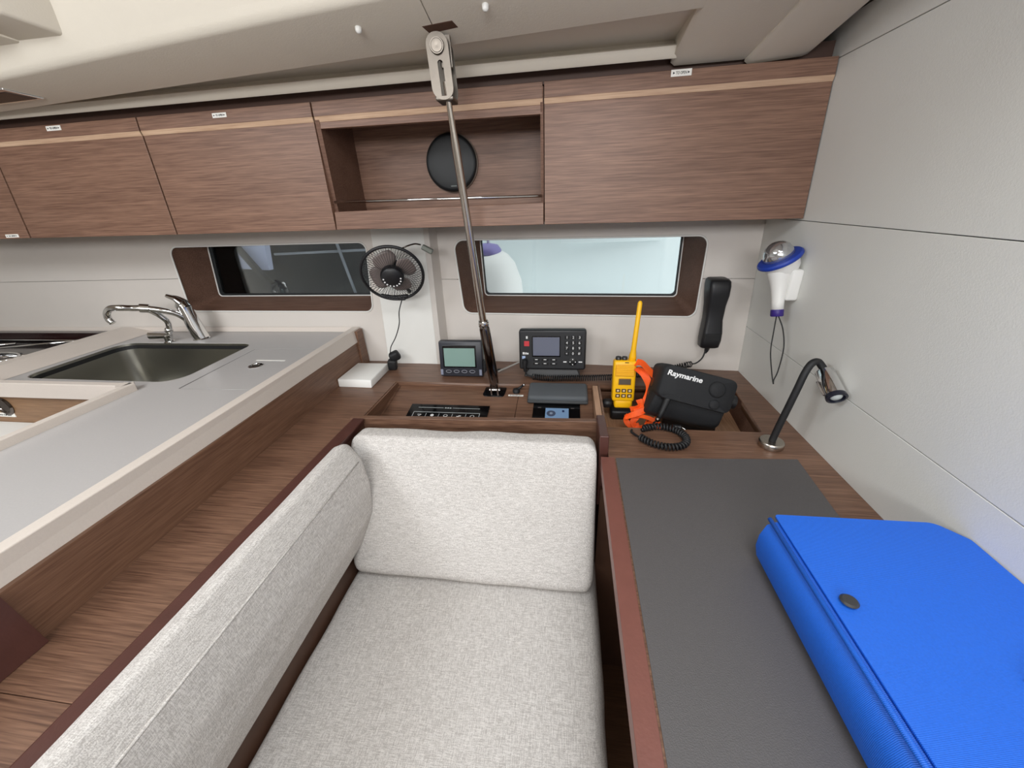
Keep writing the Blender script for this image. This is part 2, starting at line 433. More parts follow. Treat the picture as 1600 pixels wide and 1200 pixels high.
for f, x0, x1, Q, jz in ((fL, -3.2, -.45, LQ, 1.047), (fR, -.45, .5245, RQ, 1.024)):
    outer = [(x0, 0), (x1, 0), (x1, 1.55), (x0, 1.55)]
    hole = rpoly(Q, RLQ, 8)
    full = plate_mesh(outer, [hole], .006, lambda u, v, w: f(u, v, w))
    for a, b in ((0, jz-.0008), (jz+.0008, 1.55)):
        link_mesh('panel', bisect(full, a, b), WALLB, wb)
    # bead round the opening
    def bead(Q_, rr, w0, f=f):
        pts = [f(u, v, w0) for u, v in rpoly(Q_, RLQ, 8)]; return pts+[pts[0], pts[1]]
    # window
    wn = struct(empty('window_1' if f is fL else 'window_2', f((Q[0][0]+Q[1][0])/2, Q[0][1], 0)))
    MB().tube(bead(Q, .03, .001), .0026, 6, False).build('edge_bead', WALLW, wn, smooth=True)
    D = .155 if f is fR else .125
    G = ([(-.302, .938), (.362, .938), (.364, 1.143), (-.312, 1.146)] if f is fR else
         [(-1.360, .958), (-.700, .954), (-.690, 1.150), (-1.352, 1.154)])
    o1 = rpoly(Q, RLQ, 8); g1 = rpoly(G, [.014, .014, .02, .02], 8)
    rings = [[f(u, v, -.0005) for u, v in o1], [f(u, v, -D) for u, v in g1],
             [f(u*1.0+(.012 if u > (G[0][0]+G[1][0])/2 else -.012), v+(.012 if v > 1.05 else -.012), -D) for u, v in g1],
             [f(u+(.012 if u > (Q[0][0]+Q[1][0])/2 else -.012), v+(.012 if v > 1.03 else -.012), -.007) for u, v in o1]]
    rings.append(rings[0])
    MB().loft(rings, True, False).build('reveal', WZ, wn, auto=35)
    gg = rpoly([(u, v) for u, v in G], [.014, .014, .02, .02], 8)
    pts = [f(u, v, -D) for u, v in gg]
    MB().tube(pts+[pts[0], pts[1]], .0028, 6, False).build('gasket', WHITE, wn, smooth=True)
    inn = [(u+(-.006 if u > (G[0][0]+G[1][0])/2 else .006), v+(-.001 if v > 1.05 else .007)) for u, v in gg]
    MB().loft([[f(u, v, -D-.001) for u, v in gg], [f(u, v, -D-.012) for u, v in gg], [f(u, v, -D-.012) for u, v in inn], [f(u, v, -D-.001) for u, v in inn], [f(u, v, -D-.001) for u, v in gg]], True, False).build('seal', RUBBER, wn)
    big = rpoly([(G[0][0]-.005, G[0][1]-.005), (G[1][0]+.005, G[1][1]-.005), (G[2][0]+.005, G[2][1]+.005), (G[3][0]-.005, G[3][1]+.005)], .01, 4)
    link_mesh('pane', plate_mesh(big, [], .004, lambda u, v, w: f(u, v, w-D-.013)), GLASS, wn)
# outer hull skin (keeps daylight out of the wall cavity)
hullsk = [(-3.2, 0), (.56, 0), (.56, 1.56), (-3.2, 1.56)]
link_mesh('hull_skin', plate_mesh(hullsk, [rpoly([(-1.372, .944), (-.69, .944), (-.68, 1.165), (-1.365, 1.165)], .01), rpoly([(-.325, .925), (.375, .925), (.375, 1.16), (-.33, 1.16)], .01)], .01,
    lambda u, v, w: Vector((u, 1.365+(.035 if u < -.5 else .03)+.09*(v-.75)-w, v))), HULLG, wb)

# pillar between the windows
tr = struct(empty('trim_1', (-.52, 1.2, .75)))
def fP(u, v, w): return Vector((u-.0*(v-.75), 1.195+.10*(v-.75)-w, v))
MB().solid([fP(-.622, .7, 0), fP(-.44, .7, 0), fP(-.448, 1.22, 0), fP(-.622, 1.22, 0)],
           [fP(-.622, .7, -.05), fP(-.44, .7, -.05), fP(-.448, 1.22, -.05), fP(-.622, 1.22, -.05)], .003).build('pillar_panel', WALLW, tr)
MB().solid([fP(-.440, .7, .0), fP(-.425, .7, -.006), fP(-.433, 1.22, -.006), fP(-.448, 1.22, .0)],
           [fP(-.440, .7, -.07), fP(-.405, .7, -.07), fP(-.413, 1.22, -.07), fP(-.448, 1.22, -.07)]).build('pillar_return', WALLB, tr)

# ceiling: side-deck underside, its long recess, cabin side and coachroof
ce = struct(empty('ceiling', (0, .9, 1.5)))
def yedge(x): return .806-.095*(x+.31) if x < -.31 else .806-.095*(x+.31)*.6
X0, XR, X1 = -3.2, .222, .47
def cz(y): return 1.498+(1.05-y)*.25
def ya(x): return .924-.06*(x+.05)          # inboard edge of the recess
def ring(x): return [(x, yedge(x), cz(yedge(x))), (x, ya(x), cz(ya(x)))]
# main panels, with a fine joint at x = -.25
for a, b in ((X0, -.2505), (-.249, XR)):
    xs = [a+(b-a)*k/10 for k in range(11)]
    rows = []
    for x in xs:
        y0, y1 = yedge(x), ya(x)
        pr = [(y0-.014, cz(y0)+.05), (y0-.007, cz(y0)+.014), (y0-.002, cz(y0)+.003), (y0+.006, cz(y0+.006)), (y1-.004, cz(y1)), (y1, cz(y1)+.004), (y1, cz(y1)+.03)]
        rows.append([(x, y, z) for y, z in pr])
    MB().loft(rows, False, False).build('deck_panel', CEIL, ce, auto=40)
MB().solid([(-.262, .78, cz(.78)+.012), (-.238, .78, cz(.78)+.012), (-.238, .96, cz(.96)+.006), (-.262, .96, cz(.96)+.006)], [(-.262, .78, cz(.78)+.03), (-.238, .78, cz(.78)+.03), (-.238, .96, cz(.96)+.02), (-.262, .96, cz(.96)+.02)]).build('joint_backing', CEIL, ce)  # strip added above the joint to stop sky light leaking through
# recess roof and the outboard ledge strip
rows = []
for k in range(21):
    x = X0+(XR+.02-X0)*k/20; y1 = ya(x)
    rows.append([(x, y1+.001, cz(y1)+.002), (x, y1+.004, 1.537), (x, y1+.02, 1.541), (x, 1.04, 1.541), (x, 1.060, 1.536), (x, 1.058, 1.528), (x, 1.036, 1.5235), (x, 1.031, 1.520), (x, 1.035, 1.504), (x, 1.039, 1.501), (x, 1.046, 1.503), (x, 1.075, 1.516)])
MB().loft(rows, False, False).build('recess_panel', CEIL, ce, auto=50)
# cross beams at the right
def beam(x00, x01, x10, x11, dz0, dz1, n):
    rows = []
    for k in range(9):
        t = k/8; y = 1.062-(1.062-.3)*t
        a = x00+(x10-x00)*t; b = x01+(x11-x01)*t
        z = cz(y) if y > .8 else cz(.8)+(.8-y)*.06
        pr = [(a+.004, z+.05), (a, z+dz0+.006), (a+.008, z+dz0), (b-.014, z+dz1), (b-.004, z+dz1+.003), (b, z+dz1+.03)]
        rows.append([(x, y, zz) for x, zz in pr])
    MB().loft(rows, False, False).build(n, CEIL, ce, auto=40)
beam(.205, .362, .235, .50, -.001, -.001, 'cross_panel')
beam(.352, .474, .46, .58, -.010, -.004, 'cross_beam')
# cabin side rising to the coachroof, with a portlight recess
rows = []
for k in range(13):
    x = X0+(.56-X0)*k/12; y0 = yedge(x)
    rows.append([(x, y0-.008, cz(y0)+.022), (x, y0-.024, 1.62), (x, y0-.06, 1.78), (x, y0-.12, 1.90), (x, y0-.25, 1.96), (x, 0.3, 1.985)])
MB().loft(rows, False, False).build('cabin_side', CEIL, ce, auto=60)
MB().b2((-3.2, -2.6, 1.985), (.6, 1.5, 2.01)).build('coachroof', CEIL, ce)
MB().b2((-3.2, .98, 1.560), (.56, 1.46, 1.575)).build('dark_closure', DARK, ce)  # unseen black sheet added to block light and keep the ceiling gap dark
# moulded casing standing off the cabin side, its underside in shade
B0 = [(-1.36, .895, 1.588), (-1.095, .888, 1.580), (-.985, .878, 1.577), (-.970, .876, 1.60)]
MB().solid([(-1.40, .92, 1.583), (-1.10, .892, 1.578), (-1.165, .775, 1.600), (-1.40, .80, 1.604)], [(-1.40, .92, 1.75), (-1.10, .86, 1.75), (-1.20, .75, 1.75), (-1.40, .76, 1.75)], .006).build('casing', CEIL, ce, auto=40)
MB().solid([(-1.12, .886, 1.582), (-.980, .880, 1.576), (-1.035, .795, 1.598), (-1.165, .792, 1.606)], [(-1.12, .86, 1.75), (-.93, .85, 1.75), (-.97, .74, 1.75), (-1.165, .75, 1.75)], .006).build('casing', CEIL, ce, auto=40)

# push-button studs and lamp in the headliner
for i, (x, y, z) in enumerate(((-.384, .863, 1.545), (-.146, .845, 1.549))):
    c = MB().lathe([(.0, -.0095), (.003, -.009), (.0055, -.006), (.006, -.002), (.006, .004)], (x, y, z), (0, .2, 1), 16).build('ceiling_stud', WHITE, None, (x, y, z), True)
    tag(c, ('small white round stud on the headliner left of the steel strut top', 'small white round stud on the headliner right of the steel strut top')[i], 'stud', 'white studs on the headliner')
dl = thing('ceiling_lamp', (-1.29, .945, 1.522), 'chrome edged rectangular lamp let into the headliner at the far left', 'lamp')
n_ = Vector((0, -.24, -.97))
MB().solid([(-1.40, .92, 1.527), (-1.285, .920, 1.527), (-1.245, .966, 1.5155), (-1.40, .972, 1.5145)],
           [(-1.40, .92, 1.535), (-1.285, .920, 1.535), (-1.245, .966, 1.5245), (-1.40, .972, 1.5235)], .001).build('bezel', CHROME, dl)
MB().solid([(-1.39, .930, 1.5235), (-1.292, .928, 1.5242), (-1.258, .962, 1.5155), (-1.39, .966, 1.5142)],
           [(-1.39, .930, 1.527), (-1.292, .928, 1.527), (-1.258, .962, 1.5195), (-1.39, .966, 1.5182)], .001).build('lens', mat('smoked_lens', (52, 42, 38), .25), dl)

# ============================================================ OVERHEAD LOCKERS
def door_y(z): return 1.025+.085*(z-1.192)
def slab(x0t, x1t, x0b, x1b, zt, zb0, zb1, th, off=0):
    A = [(x0b, door_y(zb0)+off, zb0), (x1b, door_y(zb1)+off, zb1), (x1t, door_y(zt)+off, zt), (x0t, door_y(zt)+off, zt)]
    return A, [(p[0], p[1]+th, p[2]) for p in A]
def sticker(parent, x0, x1, z0, z1, s='TO OPEN', arrows=True):
    yo = -.0042 if z0 > 1.4 else 0
    o = Vector(((x0+x1)/2, door_y((z0+z1)/2)-.0006+yo, (z0+z1)/2))
    A = [(x0, door_y(z0)+yo, z0), (x1, door_y(z0)+yo, z0), (x1, door_y(z1)+yo, z1), (x0, door_y(z1)+yo, z1)]
    lb = MB().solid([(p[0], p[1]-.0008, p[2]) for p in A], A).build('instruction_label', LABELM, parent)
    w = x1-x0; h = z1-z0
    text('lettering', s, o-Vector((0, .0004, 0)), (1, 0, 0), (0, .085, 1), h*.62, INK, lb, width=w*.52)
    for sg in (-1, 1):
        cx = o.x+sg*w*.36
        m = MB(); m.solid([(cx-.002, o.y-.0008, o.z-h*.18), (cx+.002, o.y-.0008, o.z), (cx-.002, o.y-.0008, o.z+h*.18)], [(cx-.002, o.y-.0002, o.z-h*.18), (cx+.002, o.y-.0002, o.z), (cx-.002, o.y-.0002, o.z+h*.18)])
        m.build('arrow_mark', INK, lb)
lk = [(-2.1, -1.594, -2.1, -1.594, 1.213, 1.209, 'far left overhead walnut locker door with a white label at its lower edge'),
      (-1.592, -1.103, -1.590, -1.092, 1.209, 1.2035, 'overhead walnut locker door above the hob, second from the left edge'),
      (-1.101, -.617, -1.090, -.609, 1.2035, 1.200, 'overhead walnut locker door above the sink, just left of the open shelf'),
      (-.061, .524, -.060, .524, 1.195, 1.188, 'widest overhead walnut locker door between open shelf and white bulkhead')]
for i, (a, b, c, d, z0, z1, lab) in enumerate(lk):
    t = thing('overhead_locker', ((a+b)/2, 1.1, 1.19), lab, 'locker', 'walnut overhead lockers')
    g = .0012
    zs, zu = 1.4425, 1.453
    A, B = slab(a+g, b-g, c+g, d-g, zs, z0, z1, .016)
    MB().solid(A, B, .0008).build('door', WD, t)
    A = [(a+g, door_y(zs)+.0, zs), (b-g, door_y(zs), zs), (b-g, door_y(zu)-.004, zu), (a+g, door_y(zu)-.004, zu)]
    MB().solid(A, [(p[0], p[1]+.012, p[2]) for p in A]).build('pale_strip', WPALE, t)
    A, B = slab(a+g, b-g, a+g, b-g, 1.483 if i else 1.487, zu, zu, .016, -.004)
    MB().solid(A, B, .0008).build('top_rail', WD, t)
    MB().b2((a+.0005, 1.062, 1.232), (b-.0005, 1.30, 1.478)).build('carcass', WZ, t)
    MB().solid([(c+.0005, 1.042, z0+.004), (d-.0005, 1.042, z1+.004), (d-.0005, 1.30, z1+.004), (c+.0005, 1.30, z0+.004)], [(c+.0005, 1.046, z0+.02), (d-.0005, 1.046, z1+.02), (d-.0005, 1.30, z1+.02), (c+.0005, 1.30, z0+.02)]).build('bottom_board', WZ, t)
    if i == 0: sticker(t, -1.678, -1.631, 1.2125, 1.2215)
    if i == 1: sticker(t, -1.382, -1.336, 1.469, 1.480)
    if i == 2: sticker(t, -.883, -.844, 1.467, 1.477)
    if i == 3: sticker(t, .2055, .2465, 1.4715, 1.4835)
sh = thing('open_shelf', (-.34, 1.1, 1.19), 'open walnut shelf niche with a steel rail between the overhead lockers', 'shelf')
A, B = slab(-.6145, -.0635, -.614, -.0635, 1.483, 1.453, 1.453, .018, -.004)
MB().solid(A, B, .0008).build('top_rail', WD, sh)
A = [(-.613, door_y(1.442), 1.442), (-.0635, door_y(1.442), 1.442), (-.0635, door_y(1.453)-.004, 1.453), (-.613, door_y(1.453)-.004, 1.453)]
MB().solid(A, [(p[0], p[1]+.012, p[2]) for p in A]).build('pale_strip', WPALE, sh)
A, B = slab(-.613, -.0635, -.612, -.0635, 1.4418, 1.428, 1.424, .018)
MB().solid(A, B, .0008).build('header_board', WD, sh)
A, B = slab(-.6055, -.0615, -.6075, -.0615, 1.2435, 1.200, 1.195, .018)
MB().solid(A, B, .001).build('lower_board', WD, sh)
MB().b2((-.6135, 1.205, 1.20), (-.061, 1.215, 1.478)).build('back_panel', WD, sh)
MB().b2((-.6145, 1.045, 1.20), (-.603, 1.205, 1.475)).build('side_panel', WZ, sh)
MB().b2((-.0685, 1.045, 1.20), (-.0615, 1.205, 1.475)).build('side_panel', WZ, sh)
MB().b2((-.603, 1.045, 1.20), (-.0685, 1.205, 1.212)).build('floor_board', WZ, sh)
MB().b2((-.603, 1.045, 1.455), (-.0685, 1.205, 1.466)).build('roof_board', WZ, sh)
MB().tube([(-.604, 1.038, 1.2665), (-.066, 1.038, 1.2585)], .0034, 10).build('rail', CHROME, sh, smooth=True)
tp = struct(empty('trim_2', (0, 1.1, 1.485)))
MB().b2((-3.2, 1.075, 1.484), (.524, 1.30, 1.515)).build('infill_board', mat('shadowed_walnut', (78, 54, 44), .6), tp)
# loudspeaker in the niche
sp = thing('loudspeaker', (-.325, 1.20, 1.352), 'round black loudspeaker on the back of the open shelf behind the strut', 'speaker')
MB().lathe([(.0715, 0), (.0735, .002), (.0735, .007), (.071, .009)], (-.325, 1.2048, 1.352), (0, -1, 0), 56).build('ring', mat('ring_grey', (120, 108, 98), .4), sp, auto=40)
MB().lathe([(.0712, 0), (.0715, .010), (.069, .0145), (.062, .0165), (.04, .018), (.015, .0185), (.0, .0186)], (-.325, 1.203, 1.352), (0, -1, 0), 56).build('grille', mat('speaker_grille', (24, 26, 28), .42, bump=.3, bscale=1500), sp, auto=50)
MB().box((-.322, 1.1865, 1.295), (.017, .002, .003), None, .0008).build('badge', mat('badge_grey', (110, 116, 114), .4), sp)

# ============================================================ GALLEY
gw = thing('galley_worktop', (-1.0, .8, .857), 'grey L shaped galley worktop with raised beige rims beside the wood shelf', 'worktop')
SINKQ = rpoly([(-1.530, .795), (-1.015, .788), (-1.030, 1.094), (-1.538, 1.094)], [.05, .055, .04, .05], 8)
LIDQ = [(-.9695, .7535), (-.7355, .7555), (-.7355, 1.0445), (-.9875, 1.0425)]
LIDSHADE = mat('lid_gap_shade', (60, 58, 58), .8)  # dark colour stands in for the shade inside the lid gap
HOBQ = [(-2.4, .80), (-1.70, .80), (-1.70, 1.195), (-2.4, 1.195)]
outer = [(-3.0, .735), (-1.075, .735), (-1.075, -.6), (-.715, -.6), (-.728, 1.222), (-3.0, 1.222)]
link_mesh('top', plate_mesh(outer, [SINKQ, LIDQ, HOBQ], .025, lambda u, v, w: Vector((u, v, .857+w))), WORKTOP, gw)
ld = link_mesh('bin_lid', plate_mesh([(-.9655, .7565), (-.7385, .7585), (-.7385, 1.0415), (-.9835, 1.0395)], [], .012, lambda u, v, w: Vector((u, v, .8565+w))), WORKTOP, gw)
link_mesh('lid_gap_shade', plate_mesh([(-.9693, .7537), (-.7357, .7557), (-.7357, 1.0443), (-.9873, 1.0423)], [[(-.9657, .7563), (-.7383, .7583), (-.7383, 1.0417), (-.9837, 1.0397)]], .01, lambda u, v, w: Vector((u, v, .8558+w))), LIDSHADE, gw)
MB().lathe([(.019, 0), (.0195, .002), (.016, .0035), (.0125, .0032), (.012, .0015), (.0, .0015)], (-.873, .905, .8565), (0, 0, 1), 32).build('latch_ring', CHROME, ld, auto=30)
MB().b2((-.876, .894, .8575), (-.870, .916, .8605), .001).build('latch_tab', DCHROME, ld)
MB().b2((-.905, .945, .8565), (-.812, .951, .8571)).build('white_mark', LABELM, ld)
def fid(A, B, bev=.002): MB().solid(A, B, bev).build('fiddle', FIDDLE, gw)
# outer fiddle, seat side
fid([(-.688, -.6, .835), (-.708, 1.205, .835), (-.735, 1.205, .835), (-.710, -.6, .835)],
    [(-.690, -.6, .875), (-.715, 1.216, .877), (-.740, 1.216, .877), (-.713, -.6, .875)], .0015)
# back fiddle
fid([(-3.0, 1.216, .8575), (-.722, 1.216, .8575), (-.722, 1.222, .8575), (-3.0, 1.222, .8575)],
    [(-3.0, 1.218, .8745), (-.722, 1.218, .8745), (-.722, 1.222, .8745), (-3.0, 1.222, .8745)], .001)
# between hob and sink
fid([(-1.700, .735, .8575), (-1.552, .735, .8575), (-1.552, 1.217, .8575), (-1.700, 1.217, .8575)],
    [(-1.692, .735, .875), (-1.648, .735, .875), (-1.648, 1.217, .875), (-1.692, 1.217, .875)])
# front edges round the standing well
fid([(-3.0, .726, .832), (-1.112, .726, .832), (-1.112, .752, .832), (-3.0, .752, .832)],
    [(-3.0, .726, .875), (-1.112, .726, .875), (-1.112, .745, .875), (-3.0, .745, .875)], .0015)
fid([(-1.100, -.6, .832), (-1.070, -.6, .832), (-1.070, .738, .832), (-1.100, .752, .832)],
    [(-1.093, -.6, .875), (-1.074, -.6, .875), (-1.074, .742, .875), (-1.093, .756, .875)], .0015)
fid([(-1.112, .726, .832), (-1.098, .710, .832), (-1.078, .742, .832), (-1.112, .752, .832)],
    [(-1.112, .726, .875), (-1.096, .712, .875), (-1.080, .744, .875), (-1.112, .748, .875)], .001)
gc = thing('galley_cabinet', (-1.9, .9, 0), 'walnut galley cabinet front with a round finger hole under the hob', 'cabinet')
MB().b2((-3.0, .74, 0), (-1.11, 1.19, .68)).build('body', WX, gc)
MB().b2((-3.0, .738, .70), (-1.112, .744, .832)).build('drawer_front', wood('drawer_oak', (118, 88, 62), (150, 116, 86), 'X'), gc)
MB().lathe([(.026, 0), (.027, .002), (.022, .005), (.018, .004), (.016, .002), (.0, .002)], (-1.528, .738, .797), (0, -1, 0), 28).build('finger_pull', DCHROME, gc, auto=30)
MB().b2((-1.60, .7365, .764), (-1.512, .738, .776)).build('instruction_label', LABELM, gc)
text('lettering', 'TO OPEN', (-1.545, .7362, .770), (1, 0, 0), (0, 0, 1), .007, INK, gc, width=.04)
MB().b2((-1.62, .60, .742), (-1.40, .737, .7475), .001).build('pull_out_shelf', WHITE, gc)
gp = thing('galley_partition', (-.7, .6, 0), 'long walnut side panel under the beige worktop rim beside the shelf', 'partition')
MB().solid([(-.680, .228, .745), (-.703, 1.208, .745), (-.711, 1.207, .837), (-.689, .228, .837)],
           [(-.706, .228, .745), (-.724, 1.208, .745), (-.728, 1.207, .837), (-.712, .228, .837)]).build('panel', WY, gp)
MB().solid([(-.699, 1.16, .745), (-.700, 1.209, .745), (-.706, 1.213, .872), (-.704, 1.175, .872)], [(-.715, 1.16, .745), (-.715, 1.209, .745), (-.7135, 1.213, .872), (-.7135, 1.175, .872)]).build('end_board', WY, gp)
MB().solid([(-.668, -.6, .751), (-.668, .228, .751), (-.684, .228, .836), (-.684, -.6, .836)], [(-.70, -.6, .751), (-.70, .228, .751), (-.70, .228, .836), (-.70, -.6, .836)]).build('end_block', MAHO, gp)
MB().b2((-1.07, -.6, 0), (-.703, .70, .83)).build('carcass', WY, gp)
# sink
sk = thing('sink', (-1.28, .94, .69), 'stainless steel sink bowl set in the grey galley worktop', 'sink')
def sq(k, z, sh=0):
    cx, cy = -1.28, .942
    return [(cx+(u-cx)*k, cy+(v-cy)*k, z) for u, v in SINKQ]
MB().loft([sq(1.006, .8555), sq(.99, .8555), sq(.985, .838), sq(.975, .80), sq(.955, .72), sq(.92, .698), sq(.8, .69), sq(.2, .688), sq(.01, .686)], True, False).build('bowl', STEEL, sk, auto=50)
MB().loft([sq(1.0, .852), sq(.986, .848), sq(.984, .836), sq(.999, .834)], True, False).build('rim_gasket', RUBBER, sk)  # black rubber ring just below the sink rim
MB().lathe([(.035, 0), (.036, .003), (.028, .004), (.02, .002), (0, .002)], (-1.28, .94, .690), (0, 0, 1), 28).build('drain', CHROME, sk, auto=40)
# faucets
fa = thing('mixer_tap', (-1.28, 1.135, .857), 'tall chrome mixer tap with long swan spout behind the sink', 'tap')
b0 = Vector((-1.268, 1.135, .857)); tp_ = Vector((-1.283, 1.13, .972))
MB().lathe([(.026, 0), (.027, .004), (.024, .007), (.021, .010)], b0, (0, 0, 1), 28).build('base', CHROME, fa, auto=40)
MB().tube([b0+Vector((0, 0, .005)), b0.lerp(tp_, .45), b0.lerp(tp_, .8), tp_], [.025, .023, .021, .022], 24).build('body', CHROME, fa, auto=50)
MB().tube([tp_+Vector((.003, 0, -.004)), tp_+Vector((-.006, 0, .012)), tp_+Vector((-.012, 0, .020))], [.020, .021, .012], 24).build('cap', CHROME, fa, auto=50)
MB().tube([tp_+Vector((0, 0, .015)), tp_+Vector((-.012, -.005, .030)), tp_+Vector((-.036, -.01, .041))], [.014, .010, .006], 14, flat=1.6).build('lever', CHROME, fa, auto=60)
sp1 = b0.lerp(tp_, .42)
SP = [sp1, (-1.29, 1.11, .950), (-1.315, 1.085, .972), (-1.349, 1.06, .986), (-1.372, 1.04, .992), (-1.385, 1.02, .998), (-1.413, 1.012, .998), (-1.432, 1.01, .984), (-1.436, 1.01, .965), (-1.428, 1.01, .952)]
MB().tube(bez(SP, 8), .0095, 14).build('spout', CHROME, fa, smooth=True)
MB().tube([(-1.340, 1.066, .984), (-1.358, 1.052, .989)], [.014, .014], 18).build('collar', CHROME, fa, auto=40)
fb = thing('sea_water_tap', (-1.36, 1.12, .857), 'short chrome second tap with flat lever left of the mixer tap', 'tap')
MB().lathe([(.015, 0), (.016, .003), (.012, .006), (.011, .022), (.013, .026), (.0, .028)], (-1.362, 1.10, .857), (0, 0, 1), 24).build('base', CHROME, fb, auto=40)
MB().tube([(-1.345, 1.10, .880), (-1.42, 1.09, .883)], [.010, .012], 14, flat=.7).build('lever', CHROME, fb, auto=50)
MB().tube(bez([(-1.352, 1.10, .885), (-1.338, 1.10, .915), (-1.332, 1.095, .935), (-1.340, 1.085, .958), (-1.345, 1.07, .975), (-1.352, 1.056, .984)], 8), .0085, 14).build('spout', CHROME, fb, smooth=True)
MB().lathe([(.0, -.012), (.009, -.009), (.0125, 0), (.009, .009), (.0, .012)], (-1.345, 1.10, .900), (0, 0, 1), 18).build('joint', CHROME, fb, smooth=True)
# hob
hb = thing('gas_hob', (-2.0, 1.0, .80), 'black glass gas hob with chrome pot bars at the far left', 'hob')
MB().b2((-2.39, .81, .79), (-1.71, 1.185, .835), .004).build('tray', BLACKG, hb)
MB().b2((-2.39, 1.165, .835), (-1.71, 1.192, .868), .002).build('back_rail', mat('dark_wine_glass', (36, 16, 16), .15), hb)
MB().tube([(-2.38, 1.155, .842), (-1.715, 1.155, .842)], .003, 8).build('front_rod', CHROME, hb, smooth=True)
for (xx, yy) in ((-1.86, .93), (-2.12, 1.03)):
    pth = [(xx+.075*cos(a)*1.3, yy+.05*sin(a), .858) for a in [2*pi*k/24 for k in range(25)]]
    MB().tube(pth, .004, 8, False).build('pot_ring', CHROME, hb, smooth=True)
    MB().lathe([(.04, 0), (.042, .008), (.03, .014), (.0, .016)], (xx, yy, .835), (0, 0, 1), 24).build('burner', DCHROME, hb, auto=40)
    MB().tube([(xx-.16, yy-.03, .855), (xx+.13, yy+.05, .855)], .0035, 8).build('pot_bar', CHROME, hb, smooth=True)
MB().tube([(-2.1, .83, .850), (-1.74, .93, .850)], .0045, 8).build('pot_bar', CHROME, hb, smooth=True)
MB().tube([(-2.0, 1.02, .856), (-1.74, 1.12, .856)], .0035, 8).build('pot_bar', CHROME, hb, smooth=True)

# ============================================================ SIDE SHELF, CONSOLE
ss = thing('side_shelf', (-.6, .4, .75), 'long walnut shelf between galley panel and seat backrest trim', 'shelf')
MB().b2((-.700, .1712, .728), (-.531, 1.044, .75), .0008, 1).build('board', WX, ss)
MB().b2((-.700, -.5, .728), (-.531, .1705, .75), .0008, 1).build('board', WX, ss)
MB().b2((-.690, -.5, 0), (-.535, 1.04, .726)).build('carcass', WY, ss)
ico = thing('instrument_console', (-.2, 1.1, .70), 'walnut console ledge with a sunken instrument tray below the windows', 'console')
link_mesh('ledge', plate_mesh([(-.700, 1.045), (.0905, 1.045), (.0905, 1.0525), (.470, 1.0525), (.470, 1.0), (.5245, 1.0), (.5245, 1.20), (-.2, 1.222), (-.43, 1.236), (-.43, 1.192), (-.62, 1.200), (-.62, 1.213), (-.700, 1.213)], [], .022, lambda u, v, w: Vector((u, v, .75+w))), WX, ico)
def pz(y): return .735-(1.045-y)*.18
def tray(x0, x1, n='tray_panel'):
    MB().solid([(x0, .80, pz(.80)), (x1, .80, pz(.80)), (x1, 1.050, pz(1.05)), (x0, 1.050, pz(1.05))],
               [(x0, .80, pz(.80)-.012), (x1, .80, pz(.80)-.012), (x1, 1.050, pz(1.05)-.012), (x0, 1.050, pz(1.05)-.012)]).build(n, WX, ico)
tray(-.5305, -.5185); tray(-.5175, -.1382); tray(-.1368, .0775)
MB().b2((-.531, .80, .690), (-.526, 1.045, .7475)).build('tray_side', WY, ico)
MB().solid([(-.540, .782, .63), (.0775, .805, .63), (.0775, .805, .770), (-.540, .782, .770)], [(-.540, .797, .63), (.0775, .820, .63), (.0775, .820, .770), (-.540, .797, .770)], .001).build('front_board', WX, ico)
MB().b2((.0782, .822, .66), (.0935, 1.044, .750), .001).build('divider', WPALEY, ico)
MB().b2((-.53, .84, .3), (.46, 1.15, .66)).build('carcass', WX, ico)
# battery touch panel and display
sw = thing('touch_switch_panel', (-.33, .93, pz(.93)), 'long black touch switch panel with white icons in the tray', 'panel')
def tq(x0, x1, y0, y1, h0, h1, m, n, par):
    return MB().solid([(x0, y0, pz(y0)+h0), (x1, y0, pz(y0)+h0), (x1, y1, pz(y1)+h0), (x0, y1, pz(y1)+h0)], [(x0, y0, pz(y0)+h1), (x1, y0, pz(y0)+h1), (x1, y1, pz(y1)+h1), (x0, y1, pz(y1)+h1)]).build(n, m, par)
tq(-.447, -.214, .855, .954, 0, .003, BLACKG, 'glass_plate', sw)
m = MB()
def bar(m, x0, x1, y0, y1, h=.0032):
    m.solid([(x0, y0, pz(y0)+h), (x1, y0, pz(y0)+h), (x1, y1, pz(y1)+h), (x0, y1, pz(y1)+h)], [(x0, y0, pz(y0)+h+.0003), (x1, y0, pz(y0)+h+.0003), (x1, y1, pz(y1)+h+.0003), (x0, y1, pz(y1)+h+.0003)])
bar(m, -.422, -.347, .9385, .9398); bar(m, -.320, -.240, .9385, .9398)
bar(m, -.430, -.236, .9185, .920); bar(m, -.430, -.4285, .868, .920); bar(m, -.2375, -.236, .868, .920)
for x in (-.391, -.353, -.314, -.275): bar(m, x-.0006, x+.0006, .898, .914)
for i in range(3): bar(m, -.343+i*.007, -.338+i*.007, .9372, .941)
m.build('frame_lines', mat('print_grey', (190, 195, 195), .5), sw)
for i, x in enumerate((-.410, -.372, -.333, -.294, -.256)):
    o = Vector((x, .906, pz(.906)+.0033)); rr = .0055
    k = MB()
    if i == 3:
        k.box(o+Vector((.002, .001, 0)), (.007, .005, .0005)); k.box(o+Vector((-.003, -.003, 0)), (.007, .004, .0005))
    elif i == 1:
        k.lathe([(rr, 0), (rr, .0004), (0, .0004)], o, (0, -.18, 1), 6)
    else:
        k.tube([o+Vector((rr*cos(a)*(1 if i else 1.1), rr*sin(a), 0)) for a in [2*pi*q/(12 if i else 3)+(.5 if i == 0 else 0) for q in range((12 if i else 3)+1)]], .0009, 5, False)
    k.build('icon', PRINTW, sw)
